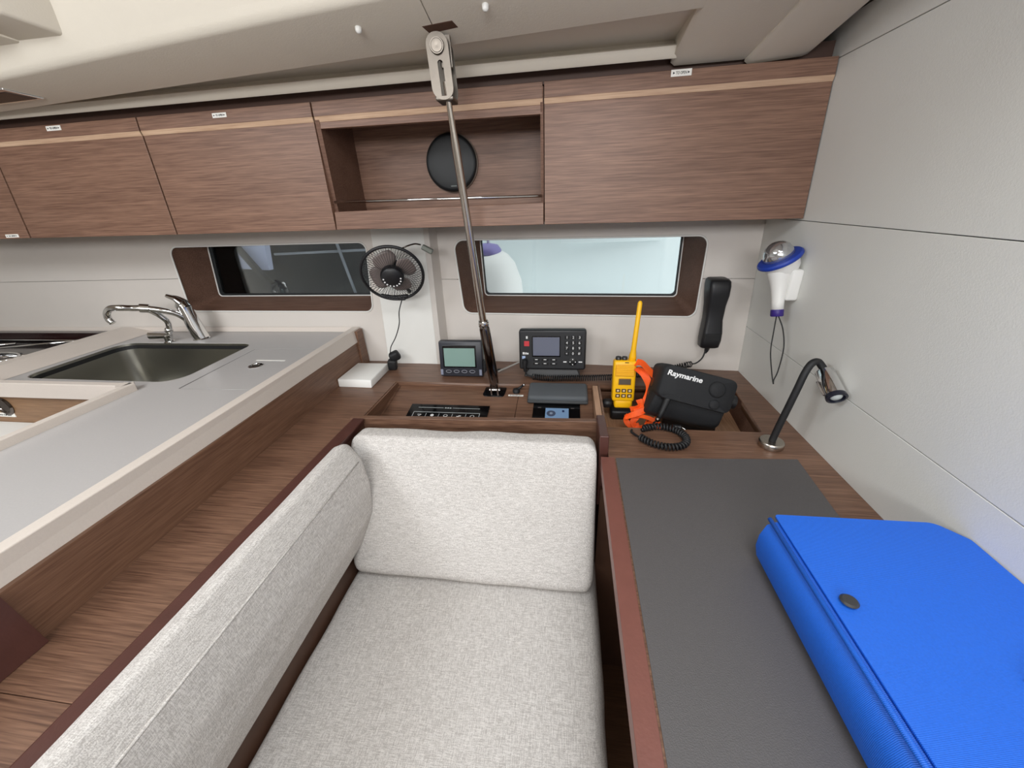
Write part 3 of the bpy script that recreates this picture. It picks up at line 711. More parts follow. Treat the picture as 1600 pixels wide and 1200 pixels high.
bd = thing('battery_monitor', (-.02, .94, pz(.94)), 'black framed monitor with a pale blue display in the tray', 'monitor')
tq(-.089, .041, .865, .977, 0, .003, BLACKG, 'bezel', bd)
scn = tq(-.054, .010, .880, .952, .003, .0034, LCDL, 'screen', bd)
o = Vector((-.038, .929, pz(.929)+.0036))
MB().lathe([(.0125, 0), (.0125, .0003), (0, .0003)], o, (0, -.18, 1), 28).build('dial', mat('dial_slate', (78, 88, 112), .5), scn)
MB().lathe([(.0045, 0), (.0045, .0003), (0, .0003)], o+Vector((0, 0, .0004)), (0, -.18, 1), 20).build('dial_centre', mat('dial_pale', (150, 165, 185), .5), scn)
m = MB(); bar(m, -.008, -.002, .936, .944, .0034); m.build('square_mark', mat('mark_navy', (34, 52, 96), .5), scn)
for x in (-.071, .021):
    m = MB(); bar(m, x-.005, x+.004, .952, .9545); m.build('button_mark', mat('mark_grey', (100, 92, 92), .5), bd)
# dark slate case lying at the back of the tray
sc_ = thing('slate_case', (-.02, 1.0, .735), 'dark slate grey rounded case lying at the back of the tray', 'case')
R8 = Matrix.Rotation(radians(9), 3, 'X')
MB().box((-.022, 1.009, .7425), (.170, .078, .022), R8, .009, 4).build('upper_shell', GREYD, sc_, auto=60)
MB().box((-.022, 1.006, .7365), (.172, .080, .010), R8, .005, 3).build('lower_shell', mat('slate_dark', (58, 60, 62), .7, bump=.2), sc_, auto=60)
# toggle switch with tally label
tg = thing('toggle_switch', (-.135, 1.02, .73), 'small black toggle switch between the strut foot and slate case', 'switch')
MB().lathe([(.011, 0), (.011, .010), (.008, .014), (.0, .015)], (-.146, 1.028, .728), (0, 0, 1), 18).build('body', RUBBER, tg, auto=50)
MB().tube([(-.144, 1.03, .738), (-.125, 1.040, .749)], [.004, .003], 10).build('lever', RUBBER, tg, smooth=True)
MB().lathe([(0, -.004), (.003, -.002), (.004, 0), (.003, .002), (0, .004)], (-.124, 1.0405, .7495), (1, 0, 0), 12).build('lever_tip', CHROME, tg, smooth=True)
lbm = MB(); bar(lbm, -.168, -.123, 1.006, 1.013, .0002); lb = lbm.build('instruction_label', LABELM, tg)
text('lettering', 'EMERGENCY', (-.1455, 1.0095, pz(1.0095)+.0006), (1, 0, 0), (0, 1, .18), .0045, INK, lb, width=.036)

# ============================================================ CHART TABLE
ct = thing('chart_table', (.3, .4, .75), 'walnut chart table with a sunken bin and charcoal leatherette top', 'table')
BIN = [(.100, .8165), (.447, .815), (.469, 1.050), (.100, 1.050)]
link_mesh('top', plate_mesh([(.0945, -.6), (.5245, -.6), (.5245, 1.0), (.470, 1.0), (.470, 1.051), (.0945, 1.051)], [BIN], .022, lambda u, v, w: Vector((u, v, .75+w))), WX, ct)
link_mesh('writing_pad', plate_mesh([(.100, -.6), (.455, -.6), (.4585, .565), (.4705, .7135), (.108, .690)], [], .0012, lambda u, v, w: Vector((u, v, .7514+w))), LEATH, ct)
MB().solid([(.076, -.6, .724), (.0775, .692, .724), (.0945, .692, .724), (.0945, -.6, .724)], [(.076, -.6, .7517), (.0775, .692, .7517), (.1055, .692, .7517), (.0975, -.6, .7517)], .0008).build('edge_strip', MAHOR, ct)
MB().solid([(.079, -.6, .700), (.081, .692, .700), (.094, .692, .700), (.094, -.6, .700)], [(.079, -.6, .7225), (.081, .692, .7225), (.094, .692, .7225), (.094, -.6, .7225)], .0008).build('edge_strip', MAHOR, ct)
MB().solid([(.0775, .712, .60), (.096, .712, .60), (.096, .821, .60), (.0775, .821, .60)], [(.0745, .712, .790), (.0945, .712, .790), (.0945, .821, .780), (.0745, .821, .780)], .002).build('corner_post', MAHO, ct)
for A, B in ((((.100, .805, .66), (.450, .813, .746)), 'f'), (((.0945, 1.051, .66), (.475, 1.058, .746)), 'b')):
    MB().b2(A[0], A[1]).build('bin_wall', WX, ct)
MB().solid([(.447, .813, .66), (.469, 1.051, .66), (.476, 1.051, .66), (.456, .813, .66)], [(.447, .813, .746), (.469, 1.051, .746), (.476, 1.051, .746), (.456, .813, .746)]).build('bin_wall', WZ, ct)
MB().b2((.0945, .81, .668), (.475, 1.055, .678)).build('bin_floor', wood('bin_veneer', (150, 112, 84), (186, 146, 114), 'Y'), ct)
MB().b2((.40, -.6, 0), (.52, .70, .70)).build('pedestal', MAHOD, ct)
MB().b2((.082, .70, 0), (.52, .80, .655)).build('back_board', MAHOD, ct)

# ============================================================ BENCH
bn = thing('bench_base', (-.2, .3, 0), 'mahogany seat well and rails that hold the linen cushions', 'bench')
MB().b2((-.53, -.5, 0), (-.505, .782, .757)).build('side_board', MAHOD, bn)
MB().b2((-.505, .765, 0), (.078, .782, .66)).build('back_board', MAHOD, bn)
MB().solid([(-.531, -.5, .7505), (-.531, .782, .7505), (-.505, .782, .7505), (-.505, -.5, .7505)], [(-.529, -.5, .774), (-.531, .782, .772), (-.499, .782, .772), (-.497, -.5, .774)], .003).build('cap_rail', MAHO, bn)
MB().b2((-.505, -.5, 0), (.07, .765, .33)).build('plinth', MAHOD, bn)
# seat cushion
st_ = thing('seat_cushion', (-.2, .2, .33), 'light linen seat cushion lying flat in front of the chart table', 'cushion')
prof = dense(rpoly([(-.502, .332), (.070, .332), (.084, .37), (.080, .443), (-.2, .447), (-.502, .442)], [.02, .02, .03, .03, 0, .015], 5), .02)
cushion('cover', prof, 'Y', -.45, .735, .03, LINEN, st_, 30)
# cushion against the console
bc = thing('back_cushion', (-.2, .68, .45), 'wide linen cushion leaning upright against the console front board', 'cushion')
def backp():
    base = rpoly([(.566, .450), (.752, .448), (.760, .765), (.705, .772), (.690, .752), (.635, .61)], [.028, .015, .02, .012, .01, .1], 6)
    return dense(base, .016)
cushion('cover', backp(), 'X', -.498, .071, .022, LINEN, bc, 26)
MB().tube(bez([(-.484, .695, .7525), (-.3, .6945, .7555), (-.1, .6945, .7555), (.058, .694, .7525)], 8), .0018, 6).build('seam', LINEN, bc, smooth=True)
# long cushion along the side rail
lc = thing('side_cushion', (-.47, .1, .53), 'long linen backrest cushion along the mahogany cap rail', 'cushion')
prof = dense(rpoly([(-.500, .535), (-.470, .528), (-.440, .61), (-.430, .69), (-.437, .757), (-.468, .796), (-.497, .784)], [.01, .014, .06, .08, .02, .014, .01], 6), .012)
cushion('cover', prof, 'Y', .655, -.45, .024, LINEN, lc, 36, .0007)
MB().tube([(-.4380, .625, .7565), (-.4380, .3, .7570), (-.4380, -.4, .7570)], .0018, 6).build('seam', LINEN, lc, smooth=True)

# ============================================================ OBJECTS ON THE CONSOLE
wbx = thing('white_box', (-.645, 1.06, .75), 'flat white plastic box lying at the back of the side shelf', 'box')
MB().solid([(-.6975, .996, .7502), (-.587, .993, .7502), (-.592, 1.137, .7502), (-.700, 1.137, .7502)], [(-.6985, .999, .7755), (-.587, .997, .7755), (-.592, 1.133, .7755), (-.701, 1.133, .7755)], .003).build('lid', WHITE, wbx, auto=50)

# fan
fn = thing('desk_fan', (-.512, 1.115, 1.07), 'small black wire guard fan fixed to the white pillar', 'fan')
FC = Vector((-.510, 1.105, 1.070)); FA = Vector((.10, -.95, .42)).normalized()   # axis towards the room
FA = Vector((.24, -.88, -.40)).normalized()
u_ = Vector((0, 0, 1)).cross(FA).normalized(); v_ = FA.cross(u_)
def fp(r, a, h): return FC+(u_*cos(a)+v_*sin(a))*r+FA*h
RF = .088
MB().tube([fp(RF, 2*pi*k/64, 0) for k in range(66)], .0045, 10, False).build('outer_ring', BLACK, fn, smooth=True)
m = MB()
for k in range(60):
    a = 2*pi*k/60
    m.tube([fp(.022, a, .020), fp(.05, a+.0, .019), fp(.074, a+.02, .012), fp(RF, a+.03, 0)], .0006, 4)
    b = a+pi/60
    m.tube([fp(.03, b, -.026), fp(.062, b-.05, -.026), fp(.080, b-.10, -.018), fp(RF, b-.13, 0)], .0006, 4)
o = m.build('wire_guard', BLACK, fn, smooth=True); o['kind'] = 'stuff'
MB().lathe([(.033, -.010), (.034, .0), (.033, .006), (.027, .012), (.012, .015), (0, .016)], FC+FA*.012, FA, 32).build('front_hub', BLACK, fn, auto=50)
m = MB()
for k in range(9):
    a = radians(180+k*22.5); m.lathe([(.0026, 0), (.0026, .0008), (0, .001)], fp(.0245, a, .0242), FA, 8)
m.build('hub_dots', PRINTW, fn)
m = MB(); m.lathe([(.028, 0), (.028, -.016), (.02, -.03), (0, -.032)], FC-FA*.020, FA, 28)
m.build('motor', BLACK, fn, auto=50)
for q in range(4):
    a0 = radians(20+q*90); rows = []
    for i in range(7):
        t = i/6; r = .018+.050*t
        wd = .35+.42*sin(pi*min(t*.85+.12, 1))
        rows.append([fp(r, a0-wd+2*wd*j/6, -.012+.012*(j/6-.5)*1.2) for j in range(7)])
    m = MB(); m.loft(rows, False, False); b = m.build('blade', BLADE, fn, smooth=True)
    sd = b.modifiers.new('s', 'SOLIDIFY'); sd.thickness = .0014
MB().tube(bez([fp(RF, radians(235), -.002), fp(RF-.004, radians(262), -.004), fp(RF-.002, radians(290), -.002)], 8), .0065, 8).build('foot', BLACK, fn, smooth=True)
MB().tube(bez([fp(RF-.02, radians(60), -.03), fp(RF+.004, radians(58), -.01), (-.440, 1.128, 1.150), (-.428, 1.146, 1.146)], 6), .0022, 8).build('bracket_arm', DCHROME, fn, smooth=True)
MB().box((-.414, 1.160, 1.131), (.034, .012, .016), (0, .55, .3), .003).build('clamp', mat('clamp_grey', (120, 124, 118), .3, .5), fn)
MB().tube([fp(.03, radians(270), -.04), (-.50, 1.19, 1.0)], .006, 8).build('mount_stem', BLACK, fn, smooth=True)
MB().box(fp(RF-.002, radians(277), .003), (.022, .010, .010), None, .002).build('pivot', BLACK, fn)
cd = thing('fan_cable', (-.53, 1.14, .78), 'thin black cable hanging from the fan to the plug', 'cable')
MB().tube(bez([fp(RF, radians(277), 0), (-.516, 1.12, .955), (-.530, 1.135, .91), (-.552, 1.14, .865), (-.575, 1.14, .83), (-.582, 1.14, .80), (-.584, 1.145, .780)], 8), .0016, 8).build('wire', RUBBER, cd, smooth=True)
pg = thing('power_plug', (-.548, 1.158, .75), 'black plug adapter standing at the foot of the white pillar', 'plug')
MB().box((-.580, 1.140, .7685), (.030, .026, .036), (.1, .1, .2), .006, 3).build('body', RUBBER, pg, auto=50)
MB().box((-.572, 1.150, .795), (.034, .026, .032), (.2, -.4, .3), .008, 3).build('head', RUBBER, pg, auto=50)

# wind display
gd = thing('instrument_display', (-.325, 1.09, .75), 'square black instrument with greenish screen and four oval keys', 'instrument')
def lean(o, a, b, c, tilt=.12):
    """point on an upright panel leaning back: a right, b up, c out"""
    return Vector((o[0]+a, o[1]+b*tilt-c, o[2]+b+c*tilt))
G0 = (-.3265, 1.092, .7525)
def lbox(m, o, a0, a1, b0, b1, c0, c1, bev=0, tilt=.12):
    A = [lean(o, a, b, c0, tilt) for a, b in ((a0, b0), (a1, b0), (a1, b1), (a0, b1))]; B = [lean(o, a, b, c1, tilt) for a, b in ((a0, b0), (a1, b0), (a1, b1), (a0, b1))]
    m.solid(A, B, bev); return m
lbox(MB(), G0, -.0695, .0695, 0, .114, -.018, .010, .006).build('case', mat('graphite', (44, 46, 54), .4), gd, auto=40)
lbox(MB(), G0, -.056, .050, .030, .100, .010, .0115, .0006).build('bezel', BLACKG, gd)
lbox(MB(), G0, -.052, .046, .034, .092, .0112, .0120).build('screen', LCDG, gd)
for i in range(4):
    x = -.041+i*.0255
    c = lean(G0, x, .0175, .0105)
    m = MB(); m.tube([c+Vector((.0085*cos(a), 0, .0045*sin(a))) for a in [2*pi*k/20 for k in range(22)]], .0009, 6, False)
    m.build('key_ring', mat('key_grey', (150, 152, 160), .4), gd)
for x in (-.063, .062):
    lbox(MB(), G0, x-.004, x+.004, .006, .024, .0098, .0108).build('corner_key', mat('corner_pale', (135, 140, 158), .35), gd)
lbox(MB(), G0, .0685, .076, .012, .052, -.016, .002, .002).build('side_block', RUBBER, gd)
MB().tube(bez([(-.25, 1.10, .772), (-.235, 1.11, .765), (-.21, 1.13, .760)], 6), .003, 8).build('lead', RUBBER, gd, smooth=True)

# strut: steel support rod from ceiling to console
sr = thing('mast_support_strut', (-.208, 1.02, .72), 'polished steel support strut running from headliner fork to console', 'strut')
T0 = Vector((-.2405, .903, 1.442)); T1 = Vector((-.224, .995, .957)); T2 = Vector((-.209, 1.018, .757))
ax = (T1-T0).normalized()
MB().tube([T0+ax*-.022, T0+ax*.03, T0+ax*.06, T0+ax*.085, T1-ax*.001], [.0055, .0062, .0070, .0088, .0098], 20).build('rod', RODM, sr, auto=60)
MB().tube([T1-ax*.004, T1+ax*.001, T1+ax*.010, T1+ax*.013], [.0125, .0145, .0145, .0125], 24).build('lock_nut', CHROME, sr, auto=40)
ax2 = (T2-T1).normalized()
MB().tube([T1+ax2*.012, T1+ax2*.02, T2-ax2*.05, T2-ax2*.012, T2], [.0125, .0145, .0150, .0135, .009], 24).build('turnbuckle', DCHROME, sr, auto=50)
for s in (-1, 1):
    MB().box(T2+Vector((s*.0095, -.002, -.014)), (.005, .018, .048), (-.1, -.06, 0), .002).build('foot_fork', CHROME, sr)
MB().tube([T2+Vector((-.016, -.002, -.014)), T2+Vector((.016, -.002, -.014))], .005, 12).build('foot_pin', CHROME, sr, auto=50)
sf = plate_mesh(rpoly([(-.246, 1.002), (-.181, 1.000), (-.176, 1.049), (-.241, 1.049)], .010, 4), [], .003, lambda u, v, w: Vector((u, v, pz(v)+.0022+w)))
link_mesh('foot_hole_patch', sf, BLACKG, sr)  # black plate stands in for the dark hole in the tray floor
# upper toggle fork: two slotted plates joined round the bottom
X_ = Vector((.985, .0, -.03)).normalized(); up_ = Vector((-.055, .02, 1)).normalized()
TG = Vector((-.246, .892, 1.485))
def ft(u, v, w): return TG+X_*u+up_*v+Vector((.14, -.985, .0))*w
oval = rpoly([(-.0225, -.052), (.0195, -.052), (.0195, .052), (-.0225, .052)], .0195, 10)
slot = rpoly([(-.005, -.0515), (.0055, -.0515), (.0055, .010), (-.005, .010)], [.003, .003, .005, .005], 6)
slot = [(u, min(max(v, -.046), .010)) for u, v in slot]
link_mesh('front_cheek', plate_mesh(oval, [slot], .006, lambda u, v, w: ft(u, v, w+.003)), SATIN, sr)
link_mesh('rear_cheek', plate_mesh([(u*.95, v) for u, v in oval], [], .005, lambda u, v, w: ft(u+.006, v-.002, w-.030)), SATIN, sr)
MB().solid([ft(-.019, -.053, .002), ft(.016, -.053, .002), ft(.022, -.055, -.034), ft(-.012, -.055, -.034)], [ft(-.020, -.045, .002), ft(.017, -.045, .002), ft(.023, -.047, -.034), ft(-.013, -.047, -.034)], .0025).build('bridge', SATIN, sr)
MB().tube([ft(-.0015, .030, .009), ft(-.0015, .030, .006), ft(.003, .028, -.036)], [.0125, .0135, .0125], 28).build('pin', SATIN, sr, auto=40)
MB().lathe([(.011, 0), (.010, .0012), (.004, .0014), (0, .0010)], ft(-.0015, .030, .0088), Vector((.14, -.985, .0)), 28).build('pin_head', SATIN, sr, auto=30)
MB().solid([ft(.000, .00, -.010), ft(.022, .00, -.010), ft(.026, .085, -.010), ft(-.006, .085, -.010)], [ft(.000, .00, -.020), ft(.022, .00, -.020), ft(.026, .085, -.020), ft(-.006, .085, -.020)], .0015).build('deck_lug', SATIN, sr)
MB().solid([(-.270, .876, 1.5405), (-.212, .870, 1.5415), (-.205, .888, 1.5375), (-.262, .896, 1.5355)], [(-.270, .876, 1.546), (-.212, .870, 1.547), (-.205, .888, 1.543), (-.262, .896, 1.541)], .001).build('ceiling_cutout', mat('cutout_brown', (84, 58, 44), .7), sr)

# VHF radio
vh = thing('fixed_vhf_radio', (-.042, 1.13, .75), 'wide black fixed radio with grey screen and numeric keypad', 'radio')
V0 = (-.0425, 1.112, .772)
lbox(MB(), V0, -.1015, .1015, 0, .125, -.024, .010, .007, .08).build('case', BLACK, vh, auto=40)
lbox(MB(), V0, -.097, .097, .006, .120, .010, .0118, .0008, .08).build('face_plate', mat('face_black', (34, 35, 38), .5), vh)
lbox(MB(), V0, -.061, .025, .043, .107, .0118, .0128, .0005, .08).build('screen_bezel', BLACKG, vh)
lbox(MB(), V0, -.058, .022, .047, .104, .0128, .0134, 0, .08).build('screen', LCDB, vh)
lbox(MB(), V0, -.085, -.069, .076, .092, .0118, .0140, .001, .08).build('distress_key', REDB, vh)
m = MB(); lbox(m, V0, -.079, -.074, .099, .107, .0118, .0124, 0, .08)
lbox(m, V0, -.090, -.084, .050, .057, .0118, .0124, 0, .08); lbox(m, V0, -.083, -.072, .050, .055, .0118, .0124, 0, .08); lbox(m, V0, -.0815, -.078, .050, .0565, .0118, .0124, 0, .08)
m.build('print_marks', PRINTW, vh)
lbox(MB(), V0, -.092, -.082, .036, .045, .0118, .0124, 0, .08).build('blue_sticker', mat('sticker_blue', (170, 190, 225), .5), vh)
keys = ['1', '2', '3', '4', '5', '6', '7', '8', '9', '*', '0', '#']
for i, kch in enumerate(keys):
    cx = .044+.0185*(i % 3); cz_ = .104-.0165*(i//3)
    kk = lbox(MB(), V0, cx-.0065, cx+.0065, cz_-.0055, cz_+.0055, .0118, .0132, .001, .08).build('number_key', KEYD, vh)
    text('digit', kch, lean(V0, cx, cz_, .0136, .08), (1, 0, 0), (0, .08, 1), .011, PRINTW, kk)
for i in range(6):
    cx = -.048+.0265*(i % 3); cz_ = .034-.0125*(i//3)
    kk = lbox(MB(), V0, cx-.010, cx+.010, cz_-.0042, cz_+.0042, .0118, .0132, .001, .08).build('soft_key', KEYD, vh)
    lbox(MB(), V0, cx-.004, cx+.004, cz_-.0008, cz_+.0012, .0132, .0135, 0, .08).build('key_mark', PRINTW, kk)
c = lean(V0, .0625, .028, .0118, .08)
nv = MB().lathe([(.0125, 0), (.0125, .0012), (.011, .002), (0, .002)], c, (0, -1, .08), 28).build('navigation_pad', KEYD, vh, auto=40)
m = MB()
for a, b in ((0, .008), (0, -.008), (-.008, 0), (.008, 0)): lbox(m, V0, .0625+a-.0014, .0625+a+.0014, .028+b-.0014, .028+b+.0014, .0138, .0142, 0, .08)
lbox(m, V0, .034, .044, .026, .0292, .0118, .0124, 0, .08); lbox(m, V0, .080, .091, .026, .0292, .0118, .0124, 0, .08)
m.build('pad_marks', PRINTW, vh)
cn = MB(); p0 = lean(V0, -.083, .030, .012, .08)
cn.tube([p0, p0+Vector((0, -.012, -.001)), p0+Vector((0, -.014, -.012)), p0+Vector((.001, -.014, -.030))], [.0085, .0085, .006, .0045], 14); cn.build('cable_plug', RUBBER, vh, auto=50)
MB().solid([(-.130, 1.10, .7505), (.045, 1.10, .7505), (.045, 1.15, .7505), (-.130, 1.15, .7505)], [(-.115, 1.112, .773), (.035, 1.112, .773), (.035, 1.14, .773), (-.115, 1.14, .773)], .002).build('bracket', BLACK, vh)
ax_ = thing('grey_lead', (-.19, 1.16, .765), 'short light grey lead running from the strut foot to the radio', 'cable')
MB().tube(bez([(-.215, 1.12, .757), (-.19, 1.14, .762), (-.165, 1.158, .768), (-.142, 1.165, .776)], 6), .0032, 10).build('wire', mat('lead_grey', (150, 146, 140), .45), ax_, smooth=True)
# coiled cord behind the radios
cc = thing('coiled_microphone_cord', (.05, 1.08, .76), 'black coiled cord along the ledge from radio to wall handset', 'cord')
q = p0+Vector((.001, -.014, -.030))
MB().tube(bez([q, (-.118, 1.088, .760), (-.100, 1.080, .757)], 8), .0022, 8).build('lead', RUBBER, cc, smooth=True)
main = bez([(-.100, 1.080, .759), (-.05, 1.068, .7605), (.03, 1.073, .7605), (.145, 1.085, .7605), (.215, 1.106, .7605), (.300, 1.142, .7605), (.352, 1.145, .775), (.372, 1.130, .787)], 10)
MB().tube(coil(main, .0080, .0017, .0066, 10), .0017, 5).build('coil', RUBBER, cc, smooth=True)
MB().tube(bez([(.372, 1.130, .787), (.385, 1.128, .792), (.400, 1.132, .806), (.408, 1.140, .826), (.4105, 1.142, .842)], 8), .0022, 8).build('lead', RUBBER, cc, smooth=True)
# wall handset
hs = thing('wall_handset', (.415, 1.16, .84), 'black telephone style handset hung on the wall right of the window', 'handset')
def hring(cx, z, w, y0, y1, r=.010):
    return [(cx+a, b, z) for a, b in rpoly([(-w/2, y0), (w/2, y0), (w/2, y1), (-w/2, y1)], r, 5)]
rr = []
for cx, z, w, y0, y1 in ((.4135, .838, .044, 1.128, 1.155), (.4130, .842, .052, 1.122, 1.160), (.4140, .862, .055, 1.120, 1.165), (.4150, .885, .053, 1.122, 1.170), (.4155, .92, .047, 1.130, 1.176), (.4155, .96, .049, 1.130, 1.180), (.4150, .990, .054, 1.124, 1.184), (.4145, 1.015, .055, 1.124, 1.188), (.4145, 1.028, .053, 1.128, 1.189), (.4145, 1.033, .046, 1.134, 1.185)):
    rr.append(hring(cx, z, w, y0, y1))
MB().loft(rr).build('body', BLACK, hs, auto=60)
MB().loft([hring(.414, .866, .046, 1.1185, 1.124, .003), hring(.4145, .884, .045, 1.1200, 1.126, .003)]).build('mouthpiece', KEYD, hs)
MB().tube([(.4135, 1.142, .842), (.4115, 1.142, .826), (.409, 1.141, .818)], [.008, .006, .003], 12).build('strain_relief', RUBBER, hs, auto=60)

# yellow handheld radio in its cradle
hr = thing('handheld_radio', (.158, .975, .72), 'yellow handheld radio with long antenna standing in the bin', 'radio')
H0 = (.158, .965, .722)
def hb(m, a0, a1, b0, b1, c0, c1, bev=0): return lbox(m, H0, a0, a1, b0, b1, c0, c1, bev, .14)
hb(MB(), -.0305, .0285, .018, .132, -.032, .002, .006).build('case', YELLOW, hr, auto=50)
hb(MB(), -.0235, .0245, -.002, .024, -.030, .0, .005).build('case_foot', YELLOW, hr, auto=50)
hb(MB(), -.026, .024, .090, .122, .002, .0035, .001).build('speaker_panel', mat('yellow_ribbed', (228, 158, 8), .5), hr)
for i in range(6):
    hb(MB(), -.024, .022, .093+i*.0048, .0955+i*.0048, .0035, .0046, .0004).build('grille_rib', YELLOW, hr)
hb(MB(), -.0165, .0165, .066, .084, .002, .0035, .001).build('screen_frame', mat('amber_dark', (150, 104, 10), .5), hr)
hb(MB(), -.0148, .0148, .068, .082, .0035, .004).build('screen', mat('lcd_olive', (92, 84, 72), .2), hr)
for i in range(6):
    cx = -.0165+.0155*(i % 3); cb = .050-.0145*(i//3)
    kk = hb(MB(), cx-.006, cx+.006, cb-.005, cb+.005, .002, .0038, .0012).build('key', mat('key_brown', (66, 44, 18), .5), hr)
    hb(MB(), cx-.003, cx+.003, cb-.0025, cb+.0025, .0038, .0042).build('key_mark', mat('key_cream', (220, 195, 150), .5), kk)
hb(MB(), -.0025, .0075, .1265, .1285, .002, .0026).build('print_mark', INK, hr)
an = lean(H0, .018, .130, -.014, .14)
MB().tube([an+Vector((0, 0, -.004)), an+Vector((.0005, .001, .014)), an+Vector((.001, .001, .03)), an+Vector((.006, .003, .155)), an+Vector((.0065, .003, .160))], [.0105, .0095, .0068, .0058, .003], 14).build('antenna', YELLOW, hr, smooth=True)
for x in (-.018, -.002):
    k0 = lean(H0, x, .131, -.014, .14)
    MB().lathe([(.0075, 0), (.0078, .008), (.006, .010), (0, .0105)], k0, (0, .1, 1), 16).build('knob', mat('knob_black', (40, 38, 38), .3), hr, auto=50)
cr = thing('radio_cradle', (.155, .99, .678), 'black charging cradle behind the yellow handheld radio', 'cradle')
MB().b2((.128, .972, .6785), (.190, 1.015, .706), .006).build('body', BLACK, cr, auto=50)
MB().lathe([(.010, -.012), (.013, -.008), (.013, .008), (.010, .012)], (.118, .990, .722), (1, 0, 0), 18).build('side_knob', BLACK, cr, auto=50)
# orange lanyard: tangle of flat webbing
ln = thing('orange_lanyard', (.2, .95, .70), 'tangled bright orange webbing strap between the radio and black cover', 'strap')
def ribbon(pts, w0, name='webbing', th=.0012, tw=0.0, seed=0):
    P = bez(pts, 10); rings = []; N = len(P)
    for i, p in enumerate(P):
        d = (P[min(i+1, N-1)]-P[max(i-1, 0)]).normalized()
        n0 = Vector((-.1, -.88, .46)); s0 = d.cross(n0).normalized(); n2 = s0.cross(d).normalized()
        a = .75*sin(seed*2+tw*2.2*i/N*2)
        s_ = s0*cos(a)+n2*sin(a); n2 = n2*cos(a)-s0*sin(a)
        w = w0*.8
        rings.append([p+s_*w/2+n2*th/2, p-s_*w/2+n2*th/2, p-s_*w/2-n2*th/2, p+s_*w/2-n2*th/2])
    MB().loft(rings).build(name, ORANGE, ln, smooth=False)
ribbon([(.184, .985, .850), (.198, .972, .852), (.214, .960, .838), (.236, .945, .818), (.243, .935, .800), (.230, .925, .788), (.214, .918, .770), (.205, .912, .748)], .027, tw=1.0, seed=.3)
ribbon([(.186, .980, .835), (.204, .962, .825), (.216, .945, .800), (.212, .930, .778), (.204, .922, .760), (.188, .918, .748), (.170, .918, .742)], .024, tw=1.6, seed=1.0)
ribbon([(.240, .938, .812), (.232, .925, .790), (.224, .915, .768), (.208, .908, .752), (.190, .902, .744), (.170, .900, .736), (.155, .902, .728)], .020, tw=1.0, seed=.2)
ribbon([(.164, .905, .736), (.158, .900, .722), (.168, .894, .710), (.190, .892, .704), (.206, .894, .708), (.214, .898, .722)], .018, tw=.8, seed=.9)
ribbon([(.180, .905, .732), (.200, .895, .736), (.222, .890, .730), (.240, .890, .716), (.236, .886, .702), (.214, .882, .696), (.192, .886, .700), (.184, .895, .716)], .015, tw=1.4, seed=.5)
ribbon([(.178, .915, .742), (.205, .905, .748), (.232, .903, .752), (.255, .905, .752), (.268, .91, .748)], .020, tw=.6, seed=.4)
ribbon([(.226, .945, .818), (.220, .928, .796), (.216, .918, .776), (.226, .908, .758), (.238, .900, .742), (.228, .892, .726), (.205, .888, .712)], .018, tw=2.2, seed=2.2)
ribbon([(.190, .925, .770), (.196, .915, .752), (.188, .905, .735), (.176, .898, .718), (.186, .890, .704), (.204, .886, .700)], .020, tw=1.2, seed=1.8)

# covered plotter with lettering
pc = thing('plotter_cover', (.335, .93, .69), 'black soft cover with white lettering over a tilted chart plotter', 'cover')
PA = Vector((.229, .893, .887)); PB = Vector((.400, .889, .843)); PD = Vector((.389, .860, .769)); PE = Vector((.228, .864, .809))
px_ = (PB-PA).normalized(); py_ = ((PA-PE).normalized()); py_ = (py_-px_*py_.dot(px_)).normalized(); pn = px_.cross(py_)
PO = (PA+PB+PD+PE)/4
Wp, Hp = (PB-PA).length/2, ((PA-PE).length+(PB-PD).length)/4
def pp(a, b, c): return PO+px_*a+py_*b+pn*c
def prr(k, c, r=.016, sk=0): return [pp(a, b, c) for a, b in rpoly([(-Wp*k, -Hp*k+sk), (Wp*k, -Hp*k+sk), (Wp*k, Hp*k), (-Wp*k, Hp*k)], r, 5)]
cv = MB().loft([prr(1.0, -.052), prr(1.03, -.045), prr(1.02, -.01), prr(.995, 0.0), prr(.96, .004, .014), prr(.5, .006, .012), prr(.1, .0065, .003)]).build('cover', CLOTHB, pc, auto=60)
text('lettering', 'Raymarine', pp(-.038, .020, .0068), px_, py_, .0175, PRINTW, cv, bold=.026, width=.083, th=.0006, shear=.12)
MB().lathe([(.0195, 0), (.019, .005), (.015, .008), (0, .0085)], pp(.042, .010, .004), pn, 26).build('dial_bulge', CLOTHB, cv, smooth=True)
MB().lathe([(.0125, 0), (.012, .003), (.009, .005), (0, .0055)], pp(.046, -.026, .004), pn, 22).build('dial_bulge', CLOTHB, cv, smooth=True)
MB().loft([prr(.99, -.088, .012, -.056), prr(1.02, -.050, .012, -.052), prr(1.0, -.030, .012, -.040), prr(.96, -.014, .012, -.006)]).build('cover_skirt', CLOTHB, pc, auto=40)
MB().tube([pp(-Wp-.002, -.01, -.055), pp(Wp+.028, -.01, -.055)], .012, 16).build('bracket_knob', BLACK, pc, auto=50)
MB().tube([pp(Wp+.012, -.01, -.055), pp(Wp+.030, -.01, -.055)], .018, 16).build('bracket_knob', BLACK, pc, auto=50)
MB().box((.33, .955, .715), (.13, .05, .073), (0, 0, -.15), .004).build('foot', BLACK, pc)
